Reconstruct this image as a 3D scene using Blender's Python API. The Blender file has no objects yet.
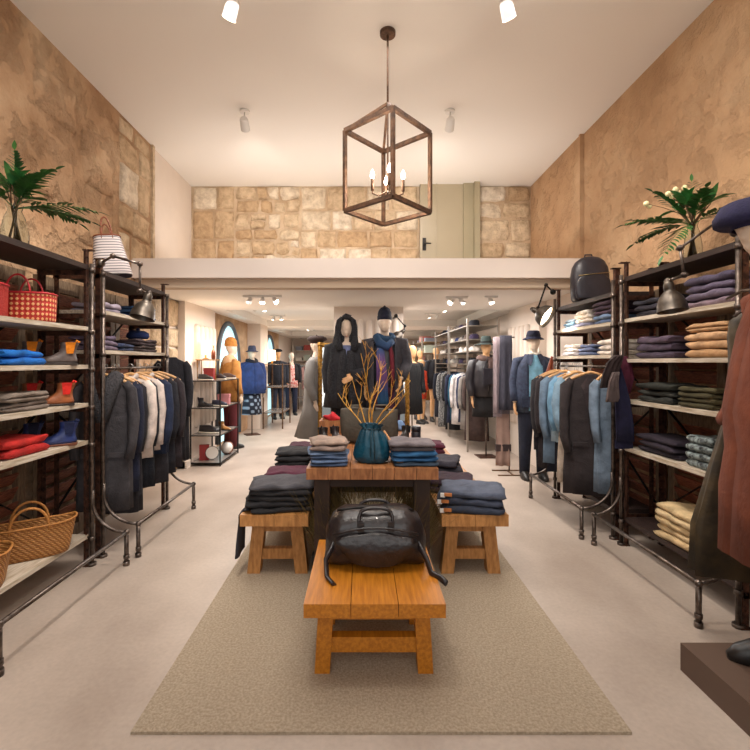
import bpy, math, random
from mathutils import Vector, Matrix, noise
sc = bpy.context.scene
COL = sc.collection
PI = math.pi
EYE = 1.45
# ---------------------------------------------------------------- camera
cam_d = bpy.data.cameras.new('camera')
cam = bpy.data.objects.new('camera', cam_d)
COL.objects.link(cam)
cam.location = (0, 0, EYE)
cam.rotation_euler = (PI / 2, 0, 0)
cam_d.sensor_width = 36
cam_d.lens = 450 / 750 * 36
cam_d.shift_x = 13 / 750
cam_d.shift_y = -13 / 750
cam_d.clip_start = 0.05
sc.camera = cam
# ---------------------------------------------------------------- world, exposure, area lights
sc.view_settings.view_transform = 'Standard'
sc.view_settings.look = 'None'
sc.view_settings.gamma = 1
sc.view_settings.use_curve_mapping = False
sc.view_settings.exposure = 0.25
w = bpy.data.worlds.new('world'); sc.world = w; w.use_nodes = True
w.node_tree.nodes['Background'].inputs[0].default_value = (1.0, 0.98, 0.96, 1)
w.node_tree.nodes['Background'].inputs[1].default_value = 0.27

def area(loc, rot, sx, sy, power, color):
    l = bpy.data.lights.new('area_light', 'AREA'); l.shape = 'RECTANGLE'
    l.size = sx; l.size_y = sy; l.energy = power; l.color = color
    o = bpy.data.objects.new('area_light', l); COL.objects.link(o)
    o.location = loc; o.rotation_euler = rot
    return o
# added fill light behind the camera, standing in for shop-front daylight
area((0, -1.3, 2.3), (math.radians(78), 0, 0), 4.4, 2.6, 50, (1.0, 0.98, 0.95))
# fill lights added without fixtures: under the tall ceiling, up from the mezzanine, and under the low ceilings further in
area((0, 2.6, 3.9), (0, 0, 0), 2.4, 3.4, 72, (1.0, 0.96, 0.92))
area((0, 5.6, 2.75), (math.radians(168), 0, 0), 4.4, .8, 16, (1.0, 0.96, 0.92))
area((-1.2, 7.0, 2.2), (0, 0, 0), 0.9, 3.0, 72, (1.0, 0.95, 0.91))
area((1.2, 7.0, 2.2), (0, 0, 0), 0.9, 3.0, 72, (1.0, 0.95, 0.91))
area((0, 11.5, 2.2), (0, 0, 0), 3.2, 4.5, 135, (1.0, 0.95, 0.9))

def spot(loc, target, power, size=70, color=(1.0, 0.9, 0.79), blend=0.7, radius=0.05):
    l = bpy.data.lights.new('spot_light', 'SPOT'); l.energy = power; l.color = color
    l.spot_size = math.radians(size); l.spot_blend = blend; l.shadow_soft_size = radius
    o = bpy.data.objects.new('spot_light', l); COL.objects.link(o)
    o.location = loc
    o.rotation_euler = (Vector(target) - Vector(loc)).to_track_quat('-Z', 'Y').to_euler()
    return o

# ---------------------------------------------------------------- helpers
def srgb(h):
    if isinstance(h, str):
        h = h.lstrip('#'); c = [int(h[i:i + 2], 16) / 255 for i in (0, 2, 4)]
    else:
        c = [v / 255 for v in h]
    return tuple((v / 12.92 if v <= .04045 else ((v + .055) / 1.055) ** 2.4) for v in c) + (1,)

def new_mat(name):
    m = bpy.data.materials.new(name); m.use_nodes = True
    nt = m.node_tree
    return m, nt, nt.nodes['Principled BSDF']

def N(nt, t, **kw):
    n = nt.nodes.new(t)
    for k, v in kw.items():
        if k in n.inputs: n.inputs[k].default_value = v
        else: setattr(n, k, v)
    return n

_mats = {}
def mat(name, color, rough=0.7, metal=0.0, var=0.0, scale=8.0, bump=0.0, bscale=60.0, stretch=None, color2=None, sheen=0.0, coat=0.0):
    """principled with object-space noise colour variation and noise bump"""
    if name in _mats: return _mats[name]
    m, nt, b = new_mat(name)
    b.inputs['Roughness'].default_value = rough
    b.inputs['Metallic'].default_value = metal
    if sheen: b.inputs['Sheen Weight'].default_value = sheen
    if coat: b.inputs['Coat Weight'].default_value = coat
    c = srgb(color)
    tc = N(nt, 'ShaderNodeTexCoord')
    src = tc.outputs['Object']
    if stretch:
        mp = N(nt, 'ShaderNodeMapping'); mp.inputs['Scale'].default_value = stretch
        nt.links.new(src, mp.inputs[0]); src = mp.outputs[0]
    if var or color2:
        n = N(nt, 'ShaderNodeTexNoise', Scale=scale, Detail=5.0)
        nt.links.new(src, n.inputs['Vector'])
        r = N(nt, 'ShaderNodeValToRGB')
        c2 = srgb(color2) if color2 else tuple(min(1, v * (1 + var)) for v in c[:3]) + (1,)
        c1 = c if color2 else tuple(v * (1 - var) for v in c[:3]) + (1,)
        r.color_ramp.elements[0].position = .35; r.color_ramp.elements[0].color = c1
        r.color_ramp.elements[1].position = .65; r.color_ramp.elements[1].color = c2
        nt.links.new(n.outputs['Fac'], r.inputs[0]); nt.links.new(r.outputs[0], b.inputs['Base Color'])
    else:
        b.inputs['Base Color'].default_value = c
    if bump:
        n = N(nt, 'ShaderNodeTexNoise', Scale=bscale, Detail=4.0)
        nt.links.new(src, n.inputs['Vector'])
        bp = N(nt, 'ShaderNodeBump', Strength=bump); bp.inputs['Distance'].default_value = .02
        nt.links.new(n.outputs['Fac'], bp.inputs['Height']); nt.links.new(bp.outputs[0], b.inputs['Normal'])
    _mats[name] = m
    return m

def fab(hexc, rough=.9):
    """plain woven cloth in one colour"""
    nm = 'cloth_' + hexc
    if nm in _mats: return _mats[nm]
    c = srgb(hexc); c = [v ** 1.16 for v in c[:3]]
    m = mat(nm, hexc, rough, var=.16, scale=14, bump=.3, bscale=140)
    nt = m.node_tree; b = nt.nodes['Principled BSDF']
    for n in nt.nodes:
        if n.type == 'VALTORGB':
            n.color_ramp.elements[0].color = [v * .8 for v in c] + [1]; n.color_ramp.elements[1].color = [min(1, v * 1.2) for v in c] + [1]
        if n.type == 'BUMP': fine = n
    # soft creases under the weave
    tc = [n for n in nt.nodes if n.type == 'TEX_COORD'][0]
    cr = N(nt, 'ShaderNodeTexNoise', Scale=7.0, Detail=5.0, Distortion=1.2); nt.links.new(tc.outputs['Object'], cr.inputs['Vector'])
    bp = N(nt, 'ShaderNodeBump', Strength=.55); bp.inputs['Distance'].default_value = .035
    nt.links.new(cr.outputs['Fac'], bp.inputs['Height']); nt.links.new(bp.outputs[0], fine.inputs['Normal'])
    return m

class MB:
    def __init__(s):
        s.v = []; s.f = []; s.sm = []; s.M = Matrix.Identity(4)
    def add(s, vs, fs, smooth=False):
        o = len(s.v); M = s.M
        s.v += [tuple(M @ Vector(v)) for v in vs]
        s.f += [tuple(i + o for i in f) for f in fs]
        s.sm += [smooth] * len(fs)
        return s
    def box(s, a, b):
        x0, y0, z0 = a; x1, y1, z1 = b
        vs = [(x0,y0,z0),(x1,y0,z0),(x1,y1,z0),(x0,y1,z0),(x0,y0,z1),(x1,y0,z1),(x1,y1,z1),(x0,y1,z1)]
        return s.add(vs, [(0,3,2,1),(4,5,6,7),(0,1,5,4),(1,2,6,5),(2,3,7,6),(3,0,4,7)])
    def cbox(s, c, d, r=None):
        """centred box, optional rotation matrix"""
        M0 = s.M
        s.M = M0 @ Matrix.Translation(c) @ (r.to_4x4() if r else Matrix.Identity(4))
        s.box((-d[0]/2, -d[1]/2, -d[2]/2), (d[0]/2, d[1]/2, d[2]/2))
        s.M = M0
        return s
    def beam(s, p0, p1, wd, th, up=(0,0,1)):
        p0 = Vector(p0); p1 = Vector(p1); d = p1 - p0; L = d.length; z = d.normalized()
        u = Vector(up)
        if abs(z.dot(u)) > .98: u = Vector((0,1,0))
        x = u.cross(z).normalized(); y = z.cross(x)
        R = Matrix((x, y, z)).transposed()
        return s.cbox((p0 + p1) / 2, (wd, th, L), R)
    def loft(s, rings, cap0=True, cap1=True, closed=True, smooth=True):
        n = len(rings[0]); vs = [p for r in rings for p in r]; fs = []
        for i in range(len(rings) - 1):
            for j in range(n if closed else n - 1):
                k = (j + 1) % n
                fs.append((i*n + j, i*n + k, (i+1)*n + k, (i+1)*n + j))
        s.add(vs, fs, smooth)
        o = []
        if cap0: o.append(tuple(reversed(range(n))))
        if cap1: o.append(tuple(range((len(rings)-1)*n, len(rings)*n)))
        if o:
            base = len(s.v) - len(vs)
            s.f += [tuple(i + base for i in f) for f in o]; s.sm += [False] * len(o)
        return s
    def tube(s, pts, rad, n=10, flat=1.0, cap=True, up=(0,0,1)):
        pts = [Vector(p) for p in pts]
        if not hasattr(rad, '__len__'): rad = [rad] * len(pts)
        rings = []; prev = None
        for i, p in enumerate(pts):
            a = pts[max(i-1, 0)]; b = pts[min(i+1, len(pts)-1)]
            t = (b - a); t = t.normalized() if t.length > 1e-9 else Vector((0,0,1))
            if prev is None:
                u = Vector(up)
                if abs(t.dot(u)) > .95: u = Vector((1, 0, 0))
                x = (u - t * u.dot(t)).normalized()
            else:
                x = (prev - t * prev.dot(t)).normalized()
            prev = x; y = t.cross(x)
            r = rad[i]
            rings.append([p + x * (math.cos(2*PI*k/n) * r * flat) + y * (math.sin(2*PI*k/n) * r) for k in range(n)])
        return s.loft(rings, cap, cap)
    def cyl(s, p0, p1, r0, r1=None, n=12):
        return s.tube([p0, p1], [r0, r0 if r1 is None else r1], n)
    def lathe(s, prof, n=20, c=(0,0,0), cap0=True, cap1=True):
        rings = [[(c[0] + r*math.cos(2*PI*k/n), c[1] + r*math.sin(2*PI*k/n), c[2] + z) for k in range(n)] for r, z in prof]
        return s.loft(rings, cap0, cap1)
    def ball(s, c, r, nu=14, nv=9):
        if not hasattr(r, '__len__'): r = (r, r, r)
        rings = []
        for i in range(nv):
            t = PI * (i + .35) / (nv - .3)
            rings.append([(c[0] + r[0]*math.sin(t)*math.cos(2*PI*k/nu), c[1] + r[1]*math.sin(t)*math.sin(2*PI*k/nu), c[2] - r[2]*math.cos(t)) for k in range(nu)])
        return s.loft(rings)
    def noise(s, amp, sc_, off=0):
        for i, v in enumerate(s.v):
            p = Vector(v) * sc_ + Vector((off, off*1.7, off*.6))
            d = noise.noise_vector(p) * amp
            s.v[i] = (v[0] + d.x, v[1] + d.y, v[2] + d.z)
        return s
    def build(s, name, m, parent=None, loc=None, rotz=0):
        me = bpy.data.meshes.new(name)
        me.from_pydata(s.v, [], s.f)
        me.polygons.foreach_set('use_smooth', s.sm)
        if m: me.materials.append(m)
        me.update()
        o = bpy.data.objects.new(name, me); COL.objects.link(o)
        if parent: o.parent = parent
        if loc is not None: o.location = loc
        if rotz: o.rotation_euler = (0, 0, rotz)
        return o

def tag(o, label, cat, group=None, kind=None):
    o['label'] = label; o['category'] = cat
    if group: o['group'] = group
    if kind: o['kind'] = kind
    return o
def thing(name, label, cat, loc=(0,0,0), rotz=0, group=None):
    o = bpy.data.objects.new(name, None); COL.objects.link(o)
    o.empty_display_size = .1
    o.location = loc; o.rotation_euler = (0, 0, rotz)
    return tag(o, label, cat, group)
def struct(name, mb, m):
    o = mb.build(name, m); o['kind'] = 'structure'; return o
def W(px, py, Y):
    """point of the place at depth Y on the sight line through a point of the photograph"""
    return Vector(((px - 362) * Y / 450, Y, EYE - (py - 362) * Y / 450))
def WX(px, Y): return (px - 362) * Y / 450
def WZ(py, Y): return EYE - (py - 362) * Y / 450
def lerp(a, b, t): return a + (b - a) * t
ORD = ['lowest', 'second lowest', 'third from the bottom', 'fourth from the bottom', 'fifth from the bottom', 'sixth from the bottom']
def ordn(i, n):
    if n == 1: return 'single'
    if i == n - 1: return 'topmost'
    if n == 3 and i == 1: return 'middle'
    return ORD[i]

# ---------------------------------------------------------------- shared materials
IRON = mat('dark_rusty_iron', '#3a2a25', .5, .75, color2='#6b4a3c', scale=30, bump=.3, bscale=80)
PIPE = mat('worn_steel_pipe', '#4c433e', .36, .85, color2='#7a6e66', scale=25, bump=.1)
STEEL = mat('brushed_steel', '#a8a4a0', .3, .9)
BLACKM = mat('black_metal', '#1c1a19', .45, .6)
SHELFW = mat('whitewashed_shelf_board', '#cfc4b4', .6, color2='#a8977f', scale=6, stretch=(12, 1.2, 12), bump=.2, bscale=40)
SHELFD = mat('dark_stained_board', '#35241f', .55, color2='#1f1513', scale=5, stretch=(14, 1.2, 14), bump=.2, bscale=40)
TABLEW = mat('reddish_brown_plank', '#a87145', .5, color2='#84522e', scale=5, stretch=(10, 1.0, 2.5), bump=.2, bscale=30)
BENCHW = mat('honey_oak_plank', '#c48c52', .5, color2='#a06c38', scale=5, stretch=(10, 1.0, 2.5), bump=.2, bscale=30)
ORANGEW = mat('orange_pine', '#c07a1e', .45, color2='#a2600f', scale=5, stretch=(14, 1.2, 14), bump=.1)
HANGW = mat('pale_hanger_wood', '#c99b6a', .45, var=.15, scale=6)
SHUTW = mat('reddish_shutter_wood', '#a05f45', .65, color2='#6e3d2a', scale=7, stretch=(5, 3, 18), bump=.4, bscale=25)
SHUTF = mat('pale_shutter_frame_wood', '#8d7860', .7, color2='#695340', scale=8, stretch=(8, 8, 2), bump=.3, bscale=30)
SKIN = mat('pale_mannequin_linen', '#d9c3ae', .6, var=.05, scale=20, bump=.1, bscale=200)
SKINW = mat('mannequin_hand_wood', '#d8a878', .5, var=.08, scale=20)
GOLD = mat('antique_gold', '#b98a3c', .4, .7, color2='#7a5523', scale=30, bump=.8, bscale=50)
def glass_mat(name, col, rough=0.0, alpha=.0):
    m, nt, b = new_mat(name)
    b.inputs['Base Color'].default_value = srgb(col); b.inputs['Roughness'].default_value = rough
    b.inputs['Transmission Weight'].default_value = 1.0; b.inputs['IOR'].default_value = 1.15
    return m
GLASS = glass_mat('clear_glass', '#eef4f2')
def emis(name, col, strength):
    m, nt, b = new_mat(name)
    b.inputs['Base Color'].default_value = srgb(col)
    b.inputs['Emission Color'].default_value = srgb(col); b.inputs['Emission Strength'].default_value = strength
    return m
BULB = emis('lit_bulb', '#fff1dc', 14)
SHADEL = emis('lit_lamp_shade', '#ffdcae', 1.5)
DAYP = emis('daylit_pane', '#a9d3dc', .9)
# ================================================================ SETTING
XW = 2.50            # side walls
HC = 4.02            # tall ceiling
LC = 2.28            # low ceiling
# floor: pale polished concrete
m, nt, b = new_mat('pale_concrete_floor'); FLOOR = m
tc = N(nt, 'ShaderNodeTexCoord'); n1 = N(nt, 'ShaderNodeTexNoise', Scale=1.6, Detail=8.0); n2 = N(nt, 'ShaderNodeTexNoise', Scale=45.0, Detail=4.0)
mp = N(nt, 'ShaderNodeMapping'); mp.inputs['Scale'].default_value = (1.0, .7, 1)
nt.links.new(tc.outputs['Object'], mp.inputs[0]); nt.links.new(mp.outputs[0], n1.inputs['Vector']); nt.links.new(tc.outputs['Object'], n2.inputs['Vector'])
r1 = N(nt, 'ShaderNodeValToRGB'); r1.color_ramp.elements[0].position = .3; r1.color_ramp.elements[1].position = .7
r1.color_ramp.elements[0].color = srgb('#a69689'); r1.color_ramp.elements[1].color = srgb('#cabbae')
nt.links.new(n1.outputs['Fac'], r1.inputs[0])
mx = N(nt, 'ShaderNodeMix', data_type='RGBA', blend_type='MULTIPLY'); mx.inputs[0].default_value = .25
nt.links.new(r1.outputs[0], mx.inputs[6]); nt.links.new(n2.outputs['Fac'], mx.inputs[7])
nt.links.new(mx.outputs[2], b.inputs['Base Color'])
b.inputs['Roughness'].default_value = .42
bp = N(nt, 'ShaderNodeBump', Strength=.08); nt.links.new(n2.outputs['Fac'], bp.inputs['Height']); nt.links.new(bp.outputs[0], b.inputs['Normal'])
struct('floor', MB().box((-XW - .3, -1.6, -.12), (XW + .3, 16.3, 0)), FLOOR)

PLASTER = mat('warm_white_plaster', '#e6d8cb', .85, var=.03, scale=3, bump=.05, bscale=30)
BEAMW = mat('white_painted_beam', '#e9dcd2', .7, var=.02, scale=2)
CEILW = mat('white_ceiling_paint', '#f4efe8', .9)
BANDW = mat('taupe_painted_soffit', '#cdb9a3', .8, var=.03, scale=2)

def rough_stone(name, ca, cb, cc, pit=.5, sc1=1.3):
    m, nt, b = new_mat(name)
    tc = N(nt, 'ShaderNodeTexCoord')
    n1 = N(nt, 'ShaderNodeTexNoise', Scale=sc1, Detail=10.0, Roughness=.62); nt.links.new(tc.outputs['Object'], n1.inputs['Vector'])
    r = N(nt, 'ShaderNodeValToRGB'); e = r.color_ramp.elements
    e[0].position = .33; e[0].color = srgb(ca); e[1].position = .68; e[1].color = srgb(cc)
    k = e.new(.5); k.color = srgb(cb)
    nt.links.new(n1.outputs['Fac'], r.inputs[0]); nt.links.new(r.outputs[0], b.inputs['Base Color'])
    n2 = N(nt, 'ShaderNodeTexNoise', Scale=5.0, Detail=9.0, Roughness=.6); nt.links.new(tc.outputs['Object'], n2.inputs['Vector'])
    r2 = N(nt, 'ShaderNodeValToRGB'); r2.color_ramp.elements[0].position = .36; r2.color_ramp.elements[1].position = .52
    nt.links.new(n2.outputs['Fac'], r2.inputs[0])
    n3 = N(nt, 'ShaderNodeTexNoise', Scale=28.0, Detail=6.0); nt.links.new(tc.outputs['Object'], n3.inputs['Vector'])
    ad = N(nt, 'ShaderNodeMath', operation='MULTIPLY_ADD'); ad.inputs[1].default_value = .35
    nt.links.new(n3.outputs['Fac'], ad.inputs[0]); nt.links.new(r2.outputs[0], ad.inputs[2])
    bp = N(nt, 'ShaderNodeBump', Strength=pit); bp.inputs['Distance'].default_value = .05
    nt.links.new(ad.outputs[0], bp.inputs['Height']); nt.links.new(bp.outputs[0], b.inputs['Normal'])
    b.inputs['Roughness'].default_value = .95
    return m
STONEL = rough_stone('tan_rough_stone', '#a5805e', '#bd9a78', '#d6b998', .75)
STONER = rough_stone('smooth_tan_limestone', '#b08a66', '#c29c77', '#d2b18d', .55, .9)
MORTAR = rough_stone('sandy_mortar', '#b59a7c', '#c8ae90', '#d8c2a6', .5, 3)
m, nt, b = new_mat('pale_cut_stone_blocks'); BLOCKS = m
geo = N(nt, 'ShaderNodeNewGeometry'); tc = N(nt, 'ShaderNodeTexCoord')
r = N(nt, 'ShaderNodeValToRGB'); e = r.color_ramp.elements
e[0].color = srgb('#c9a882'); e[1].color = srgb('#f1e4d0'); k = e.new(.45); k.color = srgb('#dcc2a0'); k = e.new(.7); k.color = srgb('#e5d0b2')
nt.links.new(geo.outputs['Random Per Island'], r.inputs[0])
n1 = N(nt, 'ShaderNodeTexNoise', Scale=9.0, Detail=8.0, Roughness=.65); nt.links.new(tc.outputs['Object'], n1.inputs['Vector'])
r2 = N(nt, 'ShaderNodeValToRGB'); r2.color_ramp.elements[0].position = .3; r2.color_ramp.elements[0].color = (.42, .34, .26, 1); r2.color_ramp.elements[1].position = .6
nt.links.new(n1.outputs['Fac'], r2.inputs[0])
mx = N(nt, 'ShaderNodeMix', data_type='RGBA', blend_type='MULTIPLY'); mx.inputs[0].default_value = .7
nt.links.new(r.outputs[0], mx.inputs[6]); nt.links.new(r2.outputs[0], mx.inputs[7]); nt.links.new(mx.outputs[2], b.inputs['Base Color'])
bp = N(nt, 'ShaderNodeBump', Strength=1.0); bp.inputs['Distance'].default_value = .06
nt.links.new(n1.outputs['Fac'], bp.inputs['Height']); nt.links.new(bp.outputs[0], b.inputs['Normal']); b.inputs['Roughness'].default_value = .95

def block(mb, rnd, x0, x1, z0, z1, yf, dep=.05, rub=0.0, axis='x'):
    """one rough hewn stone, outer face towards -Y (axis x) or towards +-X (axis y)"""
    US = (0, .035, .12, .35, .65, .88, .965, 1); n = 7; jit = .012 + rub * .03
    ox = rnd.uniform(0, 50)
    grid = []
    d0 = dep * rnd.uniform(.7, 1.2)
    for j in range(n + 1):
        row = []
        for i in range(n + 1):
            u = US[i]; v = US[j]
            x = lerp(x0, x1, u); z = lerp(z0, z1, v)
            if rub:
                cx, cz = (x0+x1)/2, (z0+z1)/2
                k = 1 - rub * .22 * (abs(u-.5)*2 * abs(v-.5)*2)
                x = cx + (x-cx)*k; z = cz + (z-cz)*k
            edge = min(u, 1-u, v, 1-v)
            h = d0 * (.62 if edge < .05 else (.92 if edge < .2 else 1)) if edge > 0 else -.01
            nn = noise.noise(Vector((x*6+ox, z*6, ox)))
            x += noise.noise(Vector((x*9, z*9+ox, 3.3))) * jit; z += noise.noise(Vector((x*9+7, z*9+ox, 8.3))) * jit
            if edge > 0: h += nn * (.018 + rub * .05)
            row.append((x, yf - h, z) if axis == 'x' else ((yf + h * axis[1]), x, z))
        grid.append(row)
    vs = [p for r_ in grid for p in r_]; fs = []
    for j in range(n):
        for i in range(n):
            a = j*(n+1)+i; f = (a, a+1, a+n+2, a+n+1)
            if axis != 'x' and axis[1] > 0: pass
            fs.append(f)
    mb.add(vs, fs, True)

def courses(mb, rnd, x0, x1, z0, z1, yf, hmin, hmax, wmin, wmax, rub=0, axis='x'):
    z = z0
    while z < z1 - .02:
        h = rnd.uniform(hmin, hmax); h = min(h, z1 - z)
        if z1 - z - h < hmin * .6: h = z1 - z
        x = x0
        while x < x1 - .01:
            wd = rnd.uniform(wmin, wmax)
            if x1 - x - wd < wmin * .6: wd = x1 - x
            g = .008
            if rnd.random() < .18 and h > .2 and wd < .3:
                block(mb, rnd, x+g, x+wd-g, z+g, z+h*.5-g, yf, .05, rub, axis); block(mb, rnd, x+g, x+wd-g, z+h*.5+g, z+h-g, yf, .05, rub, axis)
            else:
                block(mb, rnd, x+g, x+wd-g, z+g, z+h-g, yf, .05, rub, axis)
            x += wd
        z += h

# side walls of the tall front room
struct('wall_left', MB().box((-XW - .25, -1.6, 0), (-XW, 5.35, HC)), STONEL)
struct('wall_right', MB().box((XW, -1.6, 0), (XW + .25, 5.08, HC)), STONER)
# a few big squared stones left standing out of the plaster on the left wall
rnd = random.Random(4)
mb = MB()
courses(mb, rnd, 4.62, 5.3, 2.5, 4.0, -XW - .02, .26, .5, .22, .42, .12, ('y', 1))
struct('wall_left', mb, BLOCKS); mb = MB()
for (y0, y1, z0, z1) in [(3.35, 3.9, 2.75, 3.3), (3.95, 4.5, 2.5, 2.95), (4.0, 4.5, 3.05, 3.6), (2.9, 3.3, 2.6, 2.95), (2.2, 2.75, 3.0, 3.5), (3.4, 3.95, 3.4, 3.8), (4.56, 4.6, 2.5, 2.52)]:
    block(mb, rnd, y0, y1, z0, z1, -XW - .02, .05, .25, ('y', 1))
struct('wall_left', mb, STONEL)
# plastered return of the left wall and smooth stone slab of the right wall, up to the back wall
struct('wall_left', MB().box((-XW - .25, 5.35, LC), (-XW - .0, 6.6, HC)), PLASTER)
struct('wall_right', MB().box((XW - .03, 5.1, 2.3), (XW + .25, 6.6, HC)), STONER)
struct('trim_2', MB().box((XW - .045, 5.07, 2.3), (XW, 5.1, HC)), STONER)
struct('trim_3', MB().box((-XW - .02, 5.32, 2.3), (-XW + .03, 5.37, HC)), BLOCKS)
# upper back wall, above and behind the mezzanine
struct('wall_back', MB().box((-XW - .2, 6.59, 2.3), (XW + .2, 6.8, HC)), MORTAR)
mb = MB(); rnd = random.Random(11)
courses(mb, rnd, -XW + .02, -1.86, 2.45, HC, 6.6, .28, .5, .3, .62, .1)
courses(mb, rnd, -1.86, -.9, 2.45, HC, 6.6, .12, .24, .16, .4, .55)
courses(mb, rnd, -.9, .83, 2.45, HC, 6.6, .2, .4, .24, .5, .12)
courses(mb, rnd, 1.68, XW - .03, 2.45, HC, 6.6, .16, .34, .22, .5, .35)
struct('wall_back', mb, BLOCKS)
# grey panelled door at the back of the mezzanine
DOORM = mat('grey_beige_door_paint', '#a5987f', .35, var=.03, scale=2)
d = struct('door_1', MB().box((.84, 6.5, 2.45), (1.46, 6.56, HC)).box((1.07, 6.485, 2.45), (1.085, 6.5, HC)), DOORM)
k = MB().cyl((.9, 6.5, 3.15), (.9, 6.44, 3.15), .012).cyl((.9, 6.45, 3.15), (.99, 6.45, 3.15), .009).box((.875, 6.485, 3.06), (.925, 6.5, 3.24)); k.build('door_handle', BLACKM, d)
struct('trim_4', MB().box((1.46, 6.46, 2.45), (1.66, 6.6, HC)).box((1.60, 6.40, 2.45), (1.68, 6.46, HC)), mat('grey_green_reveal', '#9a8f74', .7, var=.05, scale=3))
# mezzanine: fascia beam, soffit band, slab
struct('trim_1', MB().box((-XW, 4.88, 2.365), (XW, 5.02, 2.575)), BEAMW)
struct('trim_5', MB().box((-XW, 4.96, 2.27), (XW, 5.12, 2.365)), BANDW)
struct('ceiling', MB().box((-XW, 5.02, 2.42), (XW, 6.6, 2.56)), BEAMW)
# tall ceiling of the front room
struct('ceiling', MB().box((-XW - .25, -1.6, HC), (XW + .25, 6.8, HC + .1)), CEILW)
# low ceilings behind: flat fields alternating with shallow raised coffers
mb = MB()
for (a, c) in [(5.02, 7.2), (10.4, 11.6), (14.2, 16.2)]: mb.box((-XW - .3, a, LC), (XW + .3, c, LC + .14))
for (a, c) in [(7.2, 10.4), (11.6, 14.2)]:
    mb.box((-XW - .3, a, LC + .14), (XW + .3, c, LC + .2))
    mb.box((-XW - .3, a, LC), (-XW + .3, c, LC + .14)); mb.box((XW - .3, a, LC), (XW + .3, c, LC + .14))
struct('ceiling', mb, CEILW)
# lower side walls
mb = MB()
mb.box((-XW - .3, 5.35, 0), (-XW - .02, 16.2, LC)); struct('wall_left', mb, PLASTER)
mb = MB(); mb.box((XW + .0, 5.08, 0), (XW + .3, 16.2, LC)); struct('wall_right', mb, PLASTER)
# stone return in front of the plaster pier on the left
mb = MB(); rnd = random.Random(5)
courses(mb, rnd, 5.3, 6.12, 0, LC, -XW - .02, .25, .4, .3, .5, .08, ('y', 1)); struct('wall_left', mb, BLOCKS)
def flutes(mb, side, y0, y1, z1=2.0, z0=.5, n=5):
    """rounded vertical ribs standing on a pilaster"""
    wd = (y1 - y0) / n
    for i in range(n):
        yc = y0 + wd * (i + .5); x = side * (XW - .1)
        mb.M = Matrix.Identity(4)
        mb.tube([(x, yc, z0), (x, yc, z0+.03), (x, yc, z1-.06), (x, yc, z1-.02), (x, yc, z1)], [wd*.1, wd*.36, wd*.36, wd*.3, wd*.1], 10)
for side in (-1, 1):
    mb = MB().box((min(side*XW, side*(XW-.1)), 6.1, 0), (max(side*XW, side*(XW-.1)), 7.35, LC))
    flutes(mb, side, 6.4, 7.3)
    struct('wall_left' if side < 0 else 'wall_right', mb, PLASTER)
    mb = MB().box((min(side*XW, side*(XW-.3)), 9.75, 0), (max(side*XW, side*(XW-.3)), 10.5, LC))
    struct('wall_left' if side < 0 else 'wall_right', mb, PLASTER)
# stone panels with arched, daylit windows on the left
def arch(y0, y1, ztop, x, wd):
    """outline of a tall arch standing on the floor"""
    r = (y1 - y0) / 2; c = (y0 + y1) / 2; zs = ztop - r * 1.25
    pts = [(y0, .05)] + [(c - r * math.cos(PI*i/14), zs + r * 1.25 * math.sin(PI*i/14)) for i in range(15)] + [(y1, .05)]
    return pts
def arched_window(num, y0, y1, ztop, py0, py1):
    x = -XW - .02
    mb = MB(); rnd = random.Random(num)
    mb.box((x, py0, 0), (x + .04, py1, LC)); struct('wall_left', mb, STONEL)
    pts = arch(y0, y1, ztop, x, .06)
    fr = MB().tube([(x + .06, p[0], p[1]) for p in pts], .045, 8)
    o = struct('window_%d' % num, fr, mat('slate_window_frame', '#4f565e', .5, var=.05))
    pane = MB(); n = len(pts)
    pane.loft([[(x + .045, p[0], p[1]) for p in pts], [(x + .055, p[0], p[1]) for p in pts]], smooth=False)
    pane.build('pane', DAYP, o)
    c = (y0 + y1) / 2
    if 0: MB().box((x + .055, c - .015, .05), (x + .08, c + .015, ztop)).box((x + .055, y0, 1.0), (x + .08, y1, 1.03)).build('glazing_bar', mat('slate_window_frame', '#4f565e'), o)
arched_window(1, 7.62, 9.0, 2.16, 7.36, 9.75)
arched_window(2, 11.3, 12.6, 2.14, 10.9, 13.4)
# far wall and centre pillar with fluted front
struct('wall_back', MB().box((-XW - .3, 16.2, 0), (XW + .3, 16.4, LC + .2)), PLASTER)
mb = MB().box((-.42, 6.75, 0), (.62, 7.2, LC))
for i in range(6):
    x = -.15 + i * .13
    mb.tube([(x, 6.76, .3), (x, 6.76, .34), (x, 6.76, 2.02), (x, 6.76, 2.07), (x, 6.76, 2.09)], [.015, .05, .05, .038, .012], 10)
struct('wall_1', mb, PLASTER)
# low board and sisal mat under the tables
struct('baseboard_left', MB().box((-XW + .0, 6.1, 0), (-XW + .125, 7.35, .1)), PLASTER)
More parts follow.
